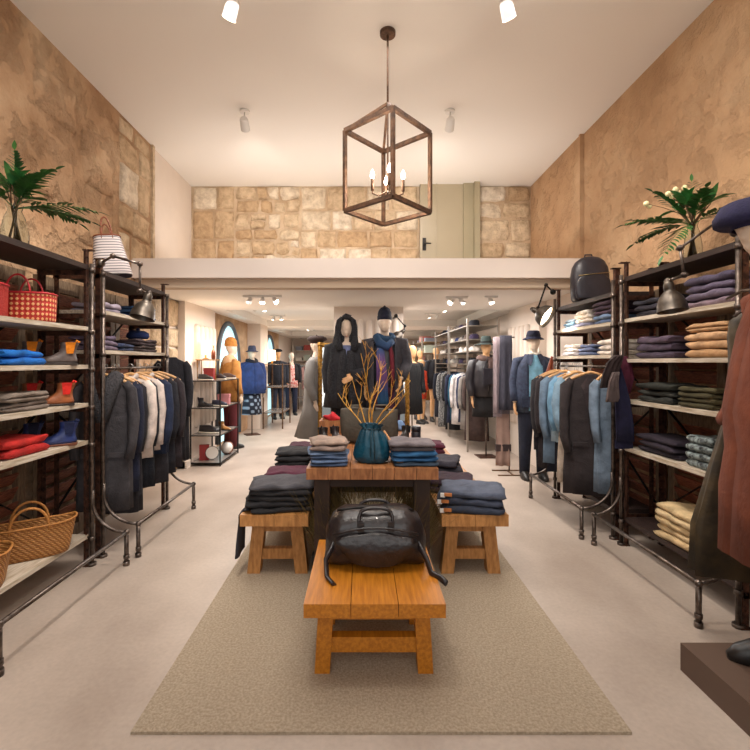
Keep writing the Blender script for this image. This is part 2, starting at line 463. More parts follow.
# ================================================================ SHELVING
def post(mb, x, y, z1, sx, sy):
    """perforated steel angle with bolt heads"""
    mb.box((min(x, x+.035*sx), y-.002, 0), (max(x, x+.035*sx), y+.002, z1)); mb.box((x-.002, min(y, y+.035*sy), 0), (x+.002, max(y, y+.035*sy), z1))
    mb.box((x-.03, y-.03, 0), (x+.03, y+.03, .008))
    mb.box((x-.035, y-.02, z1-.008), (x+.035, y+.02, z1))
    k = int(z1 / .09)
    for i in range(1, k):
        mb.cbox((x + sx*.017, y - .004, i*.09), (.011, .008, .011)); mb.cbox((x - sx*.004, y + sy*.02, i*.09 + .03), (.008, .011, .011))
def unit(side, y0, y1, xf, xr, ztop, shelves, label, rail=None, guard=None, flip=False, group=None):
    """industrial shelving bay: side -1 left wall, +1 right wall; shelves = [(z, material)]"""
    t = thing('shelving_unit', label, 'shelving', (side * (xf + xr) / 2, (y0 + y1) / 2, 0), 0, group)
    ox, oy = t.location.x, t.location.y
    def L(p): return (p[0] - ox, p[1] - oy, p[2])
    for y, sy in ((y0, 1), (y1, -1)):
        for xx, sx in ((xf, 1), (xr, -1)):
            p = MB(); p.M = Matrix.Translation((-ox, -oy, 0)); post(p, side*xx, y, ztop, side*sx, sy)
            po = p.build('post', IRON, t)
            if xx == xf:
                q = MB(); q.M = p.M
                q.cyl((side*(xf-.022), y, 0), (side*(xf-.022), y, ztop - .1), .0145)
                for zz in [s[0] for s in shelves]: q.cyl((side*(xf-.022), y, zz - .05), (side*(xf-.022), y, zz - .02), .021)
                q.cyl((side*(xf-.022), y, 0), (side*(xf-.022), y, .02), .03)
                q.build('pipe', PIPE, t)
    for z, m_ in shelves:
        th = .028 if m_ is SHELFW else .035
        s_ = MB(); s_.M = Matrix.Translation((-ox, -oy, 0))
        a, b_ = sorted((side*(xf-.005), side*(xr+.02)))
        s_.box((a, y0+.012, z-th), (b_, y1-.012, z))
        s_.build('shelf_board', m_, t)
        g = MB(); g.M = s_.M
        for y in (y0+.004, y1-.004):
            g = MB(); g.M = s_.M; g.box((a+.01, y-.006, z-th-.035), (b_-.01, y+.006, z-th)); g.build('shelf_bracket', IRON, t)
    c = MB(); c.M = Matrix.Translation((-ox, -oy, 0))
    zs = [.3, 1.1, 1.9]
    for i in range(2):
        c.beam((side*(xr+.015), y0, zs[i]), (side*(xr+.015), y1, zs[i+1]), .02, .004); 
    c.beam((side*(xr+.02), y1, zs[0]), (side*(xr+.02), y0, zs[1]), .02, .004)
    c.build('cross_brace', BLACKM, t)
    if rail:
        r_ = MB(); r_.M = Matrix.Translation((-ox, -oy, 0)); xr_ = side * (xf + .02)
        r_.cyl((xr_, y0, rail), (xr_, y1, rail), .011)
        for y in (y0+.02, y1-.02): r_.cyl((xr_, y, rail), (xr_, y, rail + .1), .008)
        r_.build('hanging_rail', PIPE, t)
    if guard:
        xg, zg, bends = guard
        g = MB(); g.M = Matrix.Translation((-ox, -oy, 0))
        g.cyl((side*xg, y0, zg), (side*xg, y1, zg), .013)
        for y in (y0, y1):
            g.cyl((side*xg, y, 0), (side*xg, y, zg), .015); g.cyl((side*xg, y, 0), (side*xg, y, .03), .022); g.ball((side*xg, y, zg), .021); g.cyl((side*xg, y, .05), (side*xg, y, .075), .02)
            pts = []
            for k in range(9):
                a = PI/2 * k / 8
                pts.append((side*(xg + (xf-.03-xg)*math.sin(a)), y, zg + .0 + .22*(1-math.cos(a))))
            pts.append((side*(xf-.03), y, zg + .3))
            g.tube(pts, .012, 8)
        g.build('guard_rail', PIPE, t)
    return t
XF, XR = 1.95, 2.29
unit(-1, 2.08, 3.21, XF, XR, 2.25, [(2.14, SHELFD), (1.70, SHELFW), (1.43, SHELFW), (1.16, SHELFW), (.895, SHELFW), (.227, SHELFW)],
     'iron and whitewashed board shelving at the left edge holding baskets and boots', guard=(1.68, .235, True), group='industrial shelving units')
unit(-1, 3.35, 4.45, XF, XR, 2.22, [(2.14, SHELFD), (1.84, SHELFW), (1.54, SHELFW)],
     'iron shelving with hanging rail on the left under the striped bag', rail=1.40, guard=(1.665, .245, True), group='industrial shelving units')
XF2, XR2 = 2.08, 2.39
unit(1, 2.46, 3.57, XF2, XR2, 2.24, [(2.12, SHELFD), (1.79, SHELFW), (1.475, SHELFW), (1.155, SHELFW), (.78, SHELFW), (.225, SHELFD)],
     'iron shelving full of folded clothes at the right edge under the leafy vase', guard=(1.84, .24, True), group='industrial shelving units')
unit(1, 3.69, 4.8, XF2, XR2, 2.22, [(2.03, SHELFD), (1.785, SHELFW), (1.51, SHELFW), (.24, SHELFD)],
     'iron shelving with hanging rail on the right under the black backpack', rail=1.41, guard=(1.80, .25, True), group='industrial shelving units')

# wooden louvred shutters standing behind the shelves
def shutter(x, y0, y1, z0, z1, label):
    side = 1 if x > 0 else -1
    t = thing('louvred_shutter', label, 'shutter', (x, (y0+y1)/2, z0), 0, 'old wooden shutters behind the shelves')
    h = z1 - z0; wd = y1 - y0
    f = MB()
    for s in (-1, 1): f.cbox((0, s*(wd/2-.035), h/2), (.04, .07, h))
    for zz in (.05, h/2, h-.05): f.cbox((0, 0, zz), (.036, wd-.14, .1))
    f.build('frame', SHUTF, t)
    rn = random.Random(int(y0*100))
    s_ = MB(); n = int((h-.2)/.1)
    for i in range(n):
        z = .14 + i*.1
        if abs(z - h/2) < .06: continue
        R = Matrix.Rotation(-side*math.radians(30 + rn.uniform(-5, 5)), 3, 'Y')
        b0 = len(s_.v); s_.cbox((0, 0, z), (.012, wd-.14, .095), R)
    s_.build('slats', SHUTW, t)
    return t
for i, (a, c, l) in enumerate([(2.05, 2.62, 'reddish louvred shutter behind the woven red tote at the left edge'), (2.64, 3.2, 'reddish louvred shutter behind the ankle boots on the left shelves'),
          (3.33, 3.88, 'louvred shutter on the left behind the fur-collared coat'), (3.9, 4.36, 'louvred shutter on the left behind the navy cap'), (4.38, 4.84, 'louvred shutter on the left beyond the hanging coats')]):
    shutter(-2.415, a, c, .0, 2.1, l)
for i, (a, c, l) in enumerate([(2.42, 3.0, 'reddish louvred shutter behind the tan trousers on the right'), (3.02, 3.58, 'reddish louvred shutter behind the black folded stack on the right'),
          (3.66, 4.24, 'louvred shutter on the right behind the white folded shirts'), (4.26, 4.84, 'louvred shutter on the right beyond the blue folded shirts')]):
    shutter(2.455, a, c, .0, 2.05, l)

# ---------------------------------------------------------------- articulated lamps
SHADE = mat('dull_gunmetal_shade', '#6a625a', .4, .85, color2='#4a443e', scale=15)
SHIN = emis('lit_shade_inside', '#fff0d8', 2.2)
def jlamp(label, pts, tip_dir, r, spot_power=0, arm_m=PIPE, lit=False, clamp=None):
    """wall clamp, ball joints, arms, dished shade; pts world"""
    t = thing('articulated_lamp', label, 'lamp', pts[0], 0, 'articulated work lamps')
    o = Vector(pts[0]); P = [Vector(p) - o for p in pts]
    b_ = MB().ball((0, 0, 0), .03); 
    if clamp: b_.cyl((0,0,0), Vector(clamp) - o, .016)
    b_.build('base_joint', arm_m, t)
    for i in range(len(P)-1):
        MB().cyl(P[i], P[i+1], .0085).build('arm', arm_m, t)
        MB().ball(P[i+1], .02).cyl(P[i+1] + Vector((0,-.028,0)), P[i+1] + Vector((0,.028,0)), .009).build('joint', arm_m, t)
    d = Vector(tip_dir).normalized()
    q = d.to_track_quat('Z', 'Y').to_matrix().to_4x4()
    M = Matrix.Translation(P[-1] + d*.02) @ q
    s = MB(); s.M = M
    prof = [(.02, -.02), (.028, 0), (.03, .035), (.026, .04), (r*.55, .06), (r*.8, .09), (r*.95, .13), (r, .165), (r*1.03, .17)]
    s.lathe(prof, 24, cap1=False); s.lathe([(x*.97, z) for x, z in prof[4:]][::-1], 24, cap0=False, cap1=True)
    so = s.build('shade', SHADE, t)
    bb = MB(); bb.M = M; bb.ball((0,0,.11), (r*.32, r*.32, r*.4)); bb.build('bulb', BULB if lit else mat('unlit_bulb', '#e9e4da', .2), t)
    if lit:
        c = MB(); c.M = M; c.lathe([(r*.5, .062), (r*.76, .09), (r*.92, .13), (r*.97, .16)], 24, cap0=False, cap1=False); c.build('reflector', SHIN, so)
    return t, o + P[-1] + d*.16, d
Y = 3.3
jlamp('gunmetal articulated lamp on the left shelving beside the striped bag', [W(101, 263, Y), W(113, 256, Y-.1), W(140, 264, Y-.12), W(140, 291, Y-.12), W(149, 293, Y-.12)], (-.15, -.25, -1), .082, clamp=W(99, 266, 3.35))
Y = 2.75
jlamp('gunmetal articulated lamp in front of the folded clothes at the upper right', [W(735, 232, Y), W(721, 219, Y), W(680, 248, Y), W(684, 275, Y), W(668, 281, Y)], (0.05, -.15, -1), .082, clamp=(2.1, 2.5, 2.24))
Y = 4.75
t, p, d = jlamp('lit articulated lamp on the far right post shining on folded shirts', [W(553, 292, 4.8), W(546, 285, Y-.08), W(538, 308, Y-.1), W(532, 309, Y-.1)], (.62, -.6, -.5), .115, arm_m=BLACKM, lit=True)
spot(p, p + Vector((.9, -.2, -.8)), 25, 80)
jlamp('dark articulated lamp behind the shoulder of the scarfed mannequin', [W(396, 316, 6.5), W(405, 326, 6.4), W(404, 330, 6.35)], (-.5, -.2, -.5), .085, arm_m=BLACKM, clamp=W(394, 318, 6.75))
# ================================================================ FOLDED CLOTHES
def fold_mb(wd, d, h, seed, sag=.0, crisp=False):
    """one folded garment: plies turned round a soft fold; the fold faces -Y, wd along X, base at z 0"""
    rn = random.Random(seed)
    layers = 2 if h >= .052 else 1
    prof = []                               # profile in the YZ plane
    ly = h / layers
    for k in range(layers):
        z0 = k * ly; off = rn.uniform(0, .014)
        for a in (-.46, -.3, 0, .3, .46):
            bul = 1 - math.sqrt(max(0, 1 - (a / .5) ** 2))
            prof.append((-d/2 + off + .022 * bul, z0 + ly * (.5 + a)))
        if k < layers - 1: prof.append((-d/2 + .034 + off, z0 + ly))
    prof += [(-d/2 + d * t, h * (1 - .06 * t)) for t in (.12, .3, .5, .7, .88)]
    for z in (.86, .6, .3, .08): prof.append((d/2 - (.004 if z not in (.86, .08) else .014), h * z))
    prof += [(d * .25, 0), (-d * .25, 0)]
    n = 14; rings = []
    ph = rn.uniform(0, 6); s1 = seed * 3.17
    for i in range(n + 1):
        u = i / n; e = min(u, 1 - u) * n
        kz = .55 if e == 0 else (.86 if e == 1 else 1)
        ky = .93 if e == 0 else (.975 if e == 1 else 1)
        x0 = lerp(-wd/2, wd/2, u) * (1 if e > 1 else (.992 if e == 1 else 1.0))
        ring = []
        for (y, z) in prof:
            nx = noise.noise(Vector((y*9, z*22, s1))) * .016
            ny = noise.noise(Vector((x0*9, z*28, s1+5))) * .014
            nz = noise.noise(Vector((x0*11, y*11, s1+9))) * (.016 if z > h*.6 else .004 * (z > .002))
            ring.append((x0 + nx, y * ky + ny, max(0, h*.5 + (z - h*.5) * kz + nz)))
        rings.append(ring)
    mb = MB(); mb.loft(rings)
    return mb
_uid = [0]
def folded(name, label, cat, x, y, z, wd, d, h, color, rotz=0, group=None, tilt=0, m=None):
    _uid[0] += 1
    mb = fold_mb(wd, d, h, _uid[0])
    o = mb.build(name, m or fab(color), None, (x, y, z + .0015), rotz)
    tag(o, label, cat, group)
    return o
GT_ = 'folded clothes on the table and benches'
def stack(name, cat, desc, where, x, y, z, wd, d, hs, colors, rotz=0, group=None, jit=.008, descs=None):
    """pile of separate folded garments; label = desc, ordinal, where"""
    rn = random.Random(int(abs(x*100) + y*37 + z*11)); n = len(colors); zz = z; out = []
    if group == GT_: jit = .016
    for i, c in enumerate(colors):
        h = hs if not hasattr(hs, '__len__') else hs[i]
        ds = descs[i] if descs else desc
        lab = '%s, %s%s' % (ds, (ordn(i, n) + ' ') if n > 1 else '', where)
        out.append(folded(name, lab, cat, x + rn.uniform(-jit, jit), y + rn.uniform(-jit, jit), zz, wd * rn.uniform(.96, 1.03), d * rn.uniform(.97, 1.02), h, c, rotz + rn.uniform(-1, 1) * (.13 if group == GT_ else .05), group))
        zz += h + .003
    return out
# fold direction on the wall shelves: rotz so that the fold faces the aisle
LR, RR = PI/2, -PI/2       # left racks face +X ; right racks face -X
XL, XR_ = -2.125, 2.235
G = 'folded clothes on the wall shelving'
# ---- left, near bay
stack('folded_jumper', 'jumper', 'bright blue folded jumper', 'on the left shelf beside grey boots', XL+.01, 2.66, 1.43, .34, .3, .042, ['#0f6bb8', '#1272bf'], LR, G)
stack('folded_jumper', 'jumper', 'taupe felted folded jumper', 'on the left shelf beside tan boots', XL+.01, 2.66, 1.16, .36, .3, .052, ['#7d7168', '#85796f'], LR, G)
stack('folded_jumper', 'jumper', 'bright red folded jumper', 'on the left shelf beside navy boots', XL+.01, 2.68, .895, .36, .3, .05, ['#b02420', '#bd2b24'], LR, G)
# ---- left, hanging bay
stack('folded_jumper', 'jumper', 'lilac grey folded jumper', 'on the upper left shelf behind the lamp', XL, 3.62, 1.84, .26, .28, .035, ['#8f8796', '#a49aa8'], LR, G)
stack('folded_jeans', 'jeans', 'mid blue folded jeans', 'below the left gunmetal lamp', XL, 4.22, 1.84, .26, .28, .028, ['#41618c', '#3b5a85', '#4a6b96', '#44658f'], LR, G)
stack('folded_jumper', 'jumper', 'mauve grey folded jumper', 'above the fur-collared coat', XL, 3.56, 1.54, .24, .28, .036, ['#756879', '#7d7083', '#6f6276'], LR, G)
stack('folded_jeans', 'jeans', 'navy denim folded trousers', 'between mauve jumpers and brown jacket', XL, 3.86, 1.54, .2, .27, .03, ['#3b4560', '#424d6b'], LR, G)
stack('folded_jacket', 'jacket', 'dark brown folded knit jacket', 'under the navy cap on the left', XL, 4.19, 1.54, .36, .3, .055, ['#4c3f3e', '#54464a'], LR, G)
# ---- right, hanging bay
stack('folded_shirt', 'shirt', 'light blue folded shirt', 'beside the lit lamp', XR_, 4.62, 1.785, .2, .27, .03, ['#9db4c6', '#86a6bd', '#a9bccb'], RR, G)
stack('folded_shirt', 'shirt', '', 'between the blue and the plum piles', XR_, 4.33, 1.785, .28, .28, .036, ['#7f7f94', '#ddd3c8', '#e3dacf', '#e7dfd6'], RR, G, descs=['slate grey folded jumper', 'cream folded shirt', 'cream folded shirt', 'cream folded shirt'])
stack('folded_shirt', 'shirt', '', 'on the right below the black backpack', XR_, 3.95, 1.785, .33, .28, .036, ['#5f7394', '#7387a3', '#574252', '#43303f', '#4b3947'], RR, G,
      descs=['blue folded jeans', 'pale blue folded jeans', 'plum folded jumper', 'dark plum folded jumper', 'plum folded jumper'])
stack('folded_shirt', 'shirt', '', 'at the far end of the right middle shelf', XR_, 4.6, 1.51, .24, .28, .036, ['#c9c6cc', '#e0d8cf', '#e5ddd4'], RR, G, descs=['pale grey folded shirt', 'white folded shirt', 'white folded shirt'])
stack('folded_shirt', 'shirt', 'slate blue folded shirt', 'between two white piles on the right', XR_, 4.24, 1.51, .3, .28, .033, ['#5b6684', '#6a7493', '#616c8b'], RR, G)
stack('folded_jumper', 'jumper', 'off-white folded jumper', 'on the shelf above the grey tweed coat', XR_, 3.89, 1.51, .3, .28, .042, ['#d5cbc2', '#dcd3ca', '#e2dad0'], RR, G)
# ---- right, near bay
stack('folded_jumper', 'jumper', 'charcoal folded jumper', 'behind the near gunmetal lamp shade', XR_, 3.28, 1.79, .4, .28, .04, ['#2b2833', '#302c38', '#2c2a35'], RR, G)
stack('folded_trousers', 'trousers', 'mauve folded trousers', 'under the dark top board beside the lamp', XR_, 2.76, 1.79, .38, .29, .045, ['#8d7a84', '#756a7c', '#6a6074', '#5c5468'], RR, G)
stack('folded_jumper', 'jumper', 'aubergine folded jumper', 'left of the tan trousers', XR_, 3.28, 1.475, .4, .28, .05, ['#4b3f4f', '#524656', '#5a4c5c'], RR, G)
stack('folded_trousers', 'trousers', 'tan corduroy folded trousers', 'on the second right shelf from the top', XR_, 2.76, 1.475, .34, .3, [.05, .05, .05, .055], ['#bd9872', '#c6a27d', '#caa784', '#c39e78'], RR, G)
stack('folded_trousers', 'trousers', 'dark bottle-green folded trousers', 'beside the flat olive pile', XR_, 3.26, 1.155, .4, .29, .044, ['#2f302c', '#363732', '#33352f'], RR, G)
stack('folded_shirt', 'shirt', 'olive folded shirt', 'in the flat pile beside the waxed coat', XR_, 2.86, 1.155, .3, .28, .03, ['#4b452c', '#544d33', '#4d472e', '#565036'], RR, G)
stack('folded_jumper', 'jumper', 'black aubergine folded jumper', 'on the right shelf above the cream trousers', XR_, 3.24, .78, .42, .29, .042, ['#2e2632', '#352c39', '#332a37'], RR, G)
for i in range(4):
    o = folded('folded_shirt', 'black and white checked folded shirt, %s beside the waxed coat' % ordn(i, 4), 'shirt', XR_, 2.82, .78 + i*.05, .22, .28, .046, '#222', RR, G,
       m=None if False else mat('black_white_check', '#16181c', .8, color2='#95a3a3', scale=34))
stack('folded_trousers', 'trousers', 'cream cotton folded trousers', 'on the bottom shelf at the right', XR_-.01, 3.0, .225, .42, .3, [.045]*5, ['#cbb48e', '#d2bc96', '#c8b18a', '#d4bf9a', '#cfb992'], RR, G)

# ---- tables and benches
def plank_top(mb_list, x0, x1, y0, y1, z0, z1, n, along='y'):
    out = []
    for i in range(n):
        mb = MB()
        if along == 'y':
            a = lerp(x0, x1, i/n); c = lerp(x0, x1, (i+1)/n); mb.box((a+.0015, y0, z0), (c-.0015, y1, z1))
        out.append(mb)
    return out
TZ, BZ = .78, .45
def leg(mb, x0, x1, y, z1, wd=.075, th=.07):
    mb.beam((x0, y, 0), (x1, y, z1), wd, th, (0, 1, 0))
def table(name, label, cat, cx, y0, y1, wd, z, th, n, mtop, mleg, splay=.07, legw=.08, legin=.1, stretch=True):
    t = thing(name, label, cat, (cx, (y0+y1)/2, 0))
    ly = (y1-y0)/2
    for mb in plank_top(None, -wd/2, wd/2, -ly, ly, z-th, z, n): mb.build('top_plank', mtop, t)
    for s in (-1, 1):
        for e in (-1, 1):
            m_ = MB(); leg(m_, s*(wd/2-legin+splay), s*(wd/2-legin), e*(ly-.16), z-th, legw, legw); m_.build('leg', mleg, t)
        if stretch:
            m_ = MB(); m_.cbox((0, s*(ly-.16), .14), (wd-2*legin+splay*1.6, .05, .07)); m_.build('stretcher', mleg, t)
        m_ = MB(); m_.cbox((0, s*(ly-.16), z-th-.04), (wd-2*legin+.0, .06, .08)); m_.build('apron', mleg, t)
    return t
DARKLEG = mat('dark_brown_leg', '#3a2518', .6, color2='#2a1a11', scale=8)
table('display_table', 'reddish brown plank table in the middle holding jeans and a teal bag', 'table', .065, 2.83, 4.75, .835, TZ, .07, 6, TABLEW, DARKLEG, splay=0.0, legw=.1, legin=.09, stretch=False)
table('bench', 'honey oak plank bench left of the table with grey jeans on it', 'bench', -.575, 2.94, 5.1, .45, BZ, .075, 2, BENCHW, BENCHW, splay=.04, legw=.085, legin=.1)
table('bench', 'honey oak plank bench right of the table with labelled jeans on it', 'bench', .74, 2.94, 5.2, .44, BZ, .075, 2, BENCHW, BENCHW, splay=.04, legw=.085, legin=.1)
table('low_bench', 'low orange pine bench under the black leather holdall', 'bench', .055, 1.95, 2.66, .62, .40, .06, 3, ORANGEW, ORANGEW, splay=.02, legw=.07, legin=.09)
o = MB().box((-.9, 1.75, .0), (1.05, 5.35, .012)).build('sisal_mat', mat('sisal_weave', '#bfae98', .95, color2='#a3927b', scale=90, bump=.7, bscale=220)); tag(o, 'tan sisal mat lying on the floor under the table and benches', 'mat')

GT = 'folded clothes on the table and benches'
def deco_pile(*a, **k): return stack(*a, **k)
# left bench
stack('folded_jeans', 'jeans', 'charcoal washed folded jeans', 'on the front of the left bench', -.565, 3.13, BZ, .42, .36, .034, ['#2c2b2e', '#333236', '#2f2e31', '#3a393d', '#55545a'], .08, GT)
stack('folded_jumper', 'jumper', 'burgundy folded jumper', 'behind the charcoal jeans on the left bench', -.56, 3.56, BZ, .36, .3, .05, ['#4a1f33', '#552439', '#5a263d'], -.1, GT)
stack('folded_jeans', 'jeans', 'black folded jeans', 'in the middle of the left bench', -.6, 4.0, BZ, .3, .3, .044, ['#1d1d20', '#232327', '#1b1b1e', '#27262b', '#2a2a2e'], .05, GT)
stack('folded_jeans', 'jeans', '', 'at the back of the left bench', -.58, 4.48, BZ, .3, .3, .06, ['#3a465e', '#4c5872', '#4f2036'], .1, GT, descs=['slate denim folded jeans', 'faded denim folded jeans', 'burgundy folded jumper'])
# table
stack('folded_jeans', 'jeans', '', 'on the left front of the table', -.225, 3.0, TZ, .24, .29, [.022, .022, .022, .022, .028, .028], ['#5b6f8f', '#6c80a0', '#7487a6', '#7d90ad', '#8b7a72', '#a39084'], .06, GT,
      descs=['light denim folded jeans', 'light denim folded jeans', 'pale denim folded jeans', 'pale denim folded jeans', 'beige grey folded trousers', 'beige folded trousers'])
stack('folded_jumper', 'jumper', '', 'on the right front of the table', .33, 3.0, TZ, .29, .27, [.022, .03, .034, .026, .028], ['#3c4d5e', '#3b6b96', '#4277a4', '#6a6468', '#7b7478'], -.04, GT,
      descs=['slate folded jumper', 'blue folded jumper', 'bright denim-blue folded jumper', 'grey folded shirt', 'pale grey folded shirt'])
# right bench
stack('folded_jeans', 'jeans', 'grey blue selvedge folded jeans', 'on the front of the right bench', .75, 3.12, BZ, .42, .36, .046, ['#3c4252', '#474d5e', '#5b6273'], -.28, GT)
stack('folded_jumper', 'jumper', 'dark plum folded jumper', 'behind the jeans on the right bench', .7, 3.54, BZ, .36, .34, .05, ['#36232f', '#3b2634'], -.22, GT)
stack('folded_trousers', 'trousers', 'charcoal folded trousers', 'in the middle of the right bench', .7, 3.98, BZ, .33, .38, .05, ['#2f2d36', '#34323b', '#393640'], -.2, GT)
stack('folded_jumper', 'jumper', 'burgundy folded jumper', 'at the back of the right bench', .7, 4.75, BZ, .32, .32, .05, ['#4e1c30', '#561f35', '#5b2139'], -.1, GT)
# trouser leg hanging down from the left bench
mb = MB(); rn = random.Random(3)
rings = []
for i in range(9):
    t = i / 8; z = BZ + .012 - max(0, t - .12) * .36; x = -.76 - .055 * min(1, t * 5) - .02 * t
    wd = .085 + .02 * t
    rings.append([(x + .012*math.cos(a) + .006*math.sin(3*a+t*4), 3.08 + wd * math.sin(a), z + (.012*math.cos(a) if t < .15 else 0)) for a in [2*PI*k/12 for k in range(12)]])
mb.loft(rings)
o = mb.build('trousers', fab('#4b4a50')); tag(o, 'grey trouser leg hanging over the outer edge of the left bench', 'trousers')

# waistband labels on the jeans of the right bench
for o in [o for o in bpy.data.objects if o.get('label', '').startswith('grey blue selvedge')]:
    MB().cbox((-.16, -.182, .026), (.05, .012, .02)).build('waistband_label', mat('cognac_label', '#b8703a', .6), o)
    MB().cbox((-.195, -.178, .02), (.03, .012, .026)).build('price_tag', mat('white_tag', '#e8e4df', .7), o)
# ================================================================ BAGS, BOOTS, BASKETS, PLANTS
def boot(label, x, y, z, rotz, color, elastic, sc_=1.0, group=None, sole='#2a1d16'):
    """chelsea boot, toe towards -Y before rotation"""
    t = thing('chelsea_boot', label, 'boot', (x, y, z + .002), rotz, group)
    S = sc_; t.scale = (1, 1, .8)
    def ell(cx, cy, cz, rx, ry, n=14, tilt=0):
        return [(cx + rx*math.cos(2*PI*k/n), cy + ry*math.sin(2*PI*k/n), cz + tilt*ry*math.sin(2*PI*k/n)) for k in range(n)]
    mb = MB()
    rings = [ell(0, -.01*S, .018*S, .046*S, .135*S), ell(0, -.01*S, .035*S, .05*S, .14*S), ell(0, -.002*S, .052*S, .048*S, .128*S), ell(0, .02*S, .07*S, .044*S, .1*S, tilt=.1), ell(0, .048*S, .092*S, .04*S, .07*S, tilt=.2),
             ell(0, .07*S, .12*S, .038*S, .05*S, tilt=.15), ell(0, .078*S, .15*S, .038*S, .05*S), ell(0, .082*S, .19*S, .043*S, .056*S)]
    mb.loft(rings, True, False)
    mb.loft([[(p[0]*.92, (p[1]-.075*S)*.92+.075*S, p[2]-q) for p in rings[-1]] for q in (0, .03*S)], False, True)
    mb.build('upper', mat('leather_' + color, color, .38, var=.25, scale=18, bump=.15, bscale=40), t)
    s_ = MB().loft([ell(0, -.01*S, 0, .048*S, .142*S), ell(0, -.01*S, .018*S, .05*S, .145*S)]); s_.cbox((0, .09*S, .006*S), (.07*S, .07*S, .02*S)); s_.build('sole', mat('leather_' + sole, sole, .6), t)
    e = MB()
    for s in (-1, 1):
        e.add([(s*.0475*S, .055*S, .191*S), (s*.0475*S, .115*S, .191*S), (s*.0445*S, .1*S, .095*S), (s*.0445*S, .06*S, .095*S), (s*.034*S, .055*S, .191*S), (s*.034*S, .115*S, .191*S), (s*.028*S, .1*S, .095*S), (s*.028*S, .06*S, .095*S)],
              [(0,1,2,3), (7,6,5,4), (0,4,5,1), (1,5,6,2), (2,6,7,3), (3,7,4,0)])
    e.build('elastic_panel', fab(elastic), t)
    MB().tube([(0, .125*S, .18*S), (0, .137*S, .2*S), (0, .125*S, .212*S), (0, .115*S, .19*S)], .0035*S, 6, flat=2).build('pull_tab', fab(elastic), t)
    return t
gb = 'boots on the left shelves'
boot('grey leather chelsea boot with orange elastic, nearer the blue jumpers edge', -2.03, 2.98, 1.43, -.95, '#5f5451', '#e08a1c', .98, gb)
boot('grey chelsea boot with orange elastic, tucked behind its pair', -2.21, 2.88, 1.43, -1.0, '#5a4f4c', '#e08a1c', .98, gb)
boot('tan leather chelsea boot with red elastic, front one of its pair', -2.04, 2.96, 1.16, -.95, '#9a5a36', '#e0362c', .98, gb)
boot('tan chelsea boot with red elastic, half hidden behind its pair', -2.21, 2.88, 1.16, -1.0, '#8a4f30', '#c02a26', .98, gb)
boot('navy suede chelsea boot, front one beside the red jumpers', -2.03, 2.97, .895, -1.0, '#27376a', '#1d2a52', 1.0, gb, '#6a3a22')
boot('navy suede chelsea boot behind its pair in the shade', -2.21, 2.89, .895, -1.0, '#1f2d58', '#17213f', 1.0, gb, '#6a3a22')

def tote(name, label, cat, x, y, z, w0, w1, d, h, rotz, m, handle_m, hh=.1, slump=.0, rim=True, hr=.006, group=None, n=20):
    """open woven basket or tote with two looped handles"""
    t = thing(name, label, cat, (x, y, z + .002), rotz, group)
    def ring(wd, dd, zz, k=3.2, inset=0):
        out = []
        for i in range(n*2):
            a = 2*PI*i/(n*2); c, s = math.cos(a), math.sin(a)
            out.append(((wd/2-inset) * math.copysign(abs(c)**(2/k), c), (dd/2-inset) * math.copysign(abs(s)**(2/k), s), zz + slump * (abs(c)**3) * (zz/h)))
        return out
    mb = MB()
    mb.loft([ring(w0*.96, d*.92, 0), ring(w0, d, .01)] + [ring(lerp(w0, w1, k/5), d*lerp(1, 1.05, k/5), .01 + (h-.01)*k/5) for k in range(1, 6)], True, False)
    mb.loft([ring(w1, d*1.05, h, inset=.008), ring(w0, d, .015, inset=.01)], False, True)
    mb.build('body', m, t)
    if rim:
        r_ = MB(); rr = ring(w1, d*1.05, h); rr.append(rr[0]); r_.tube(rr, .007, 6, cap=False); r_.build('rim', handle_m, t)
    for s in (-1, 1):
        hb = MB(); pts = []
        for k in range(13):
            a = PI*k/12; pts.append((-w1*.2*math.cos(a), s*d*.48, h - .03 + (hh+.03)*math.sin(a)**.8))
        hb.tube(pts, hr, 8); hb.build('handle', handle_m, t)
    return t
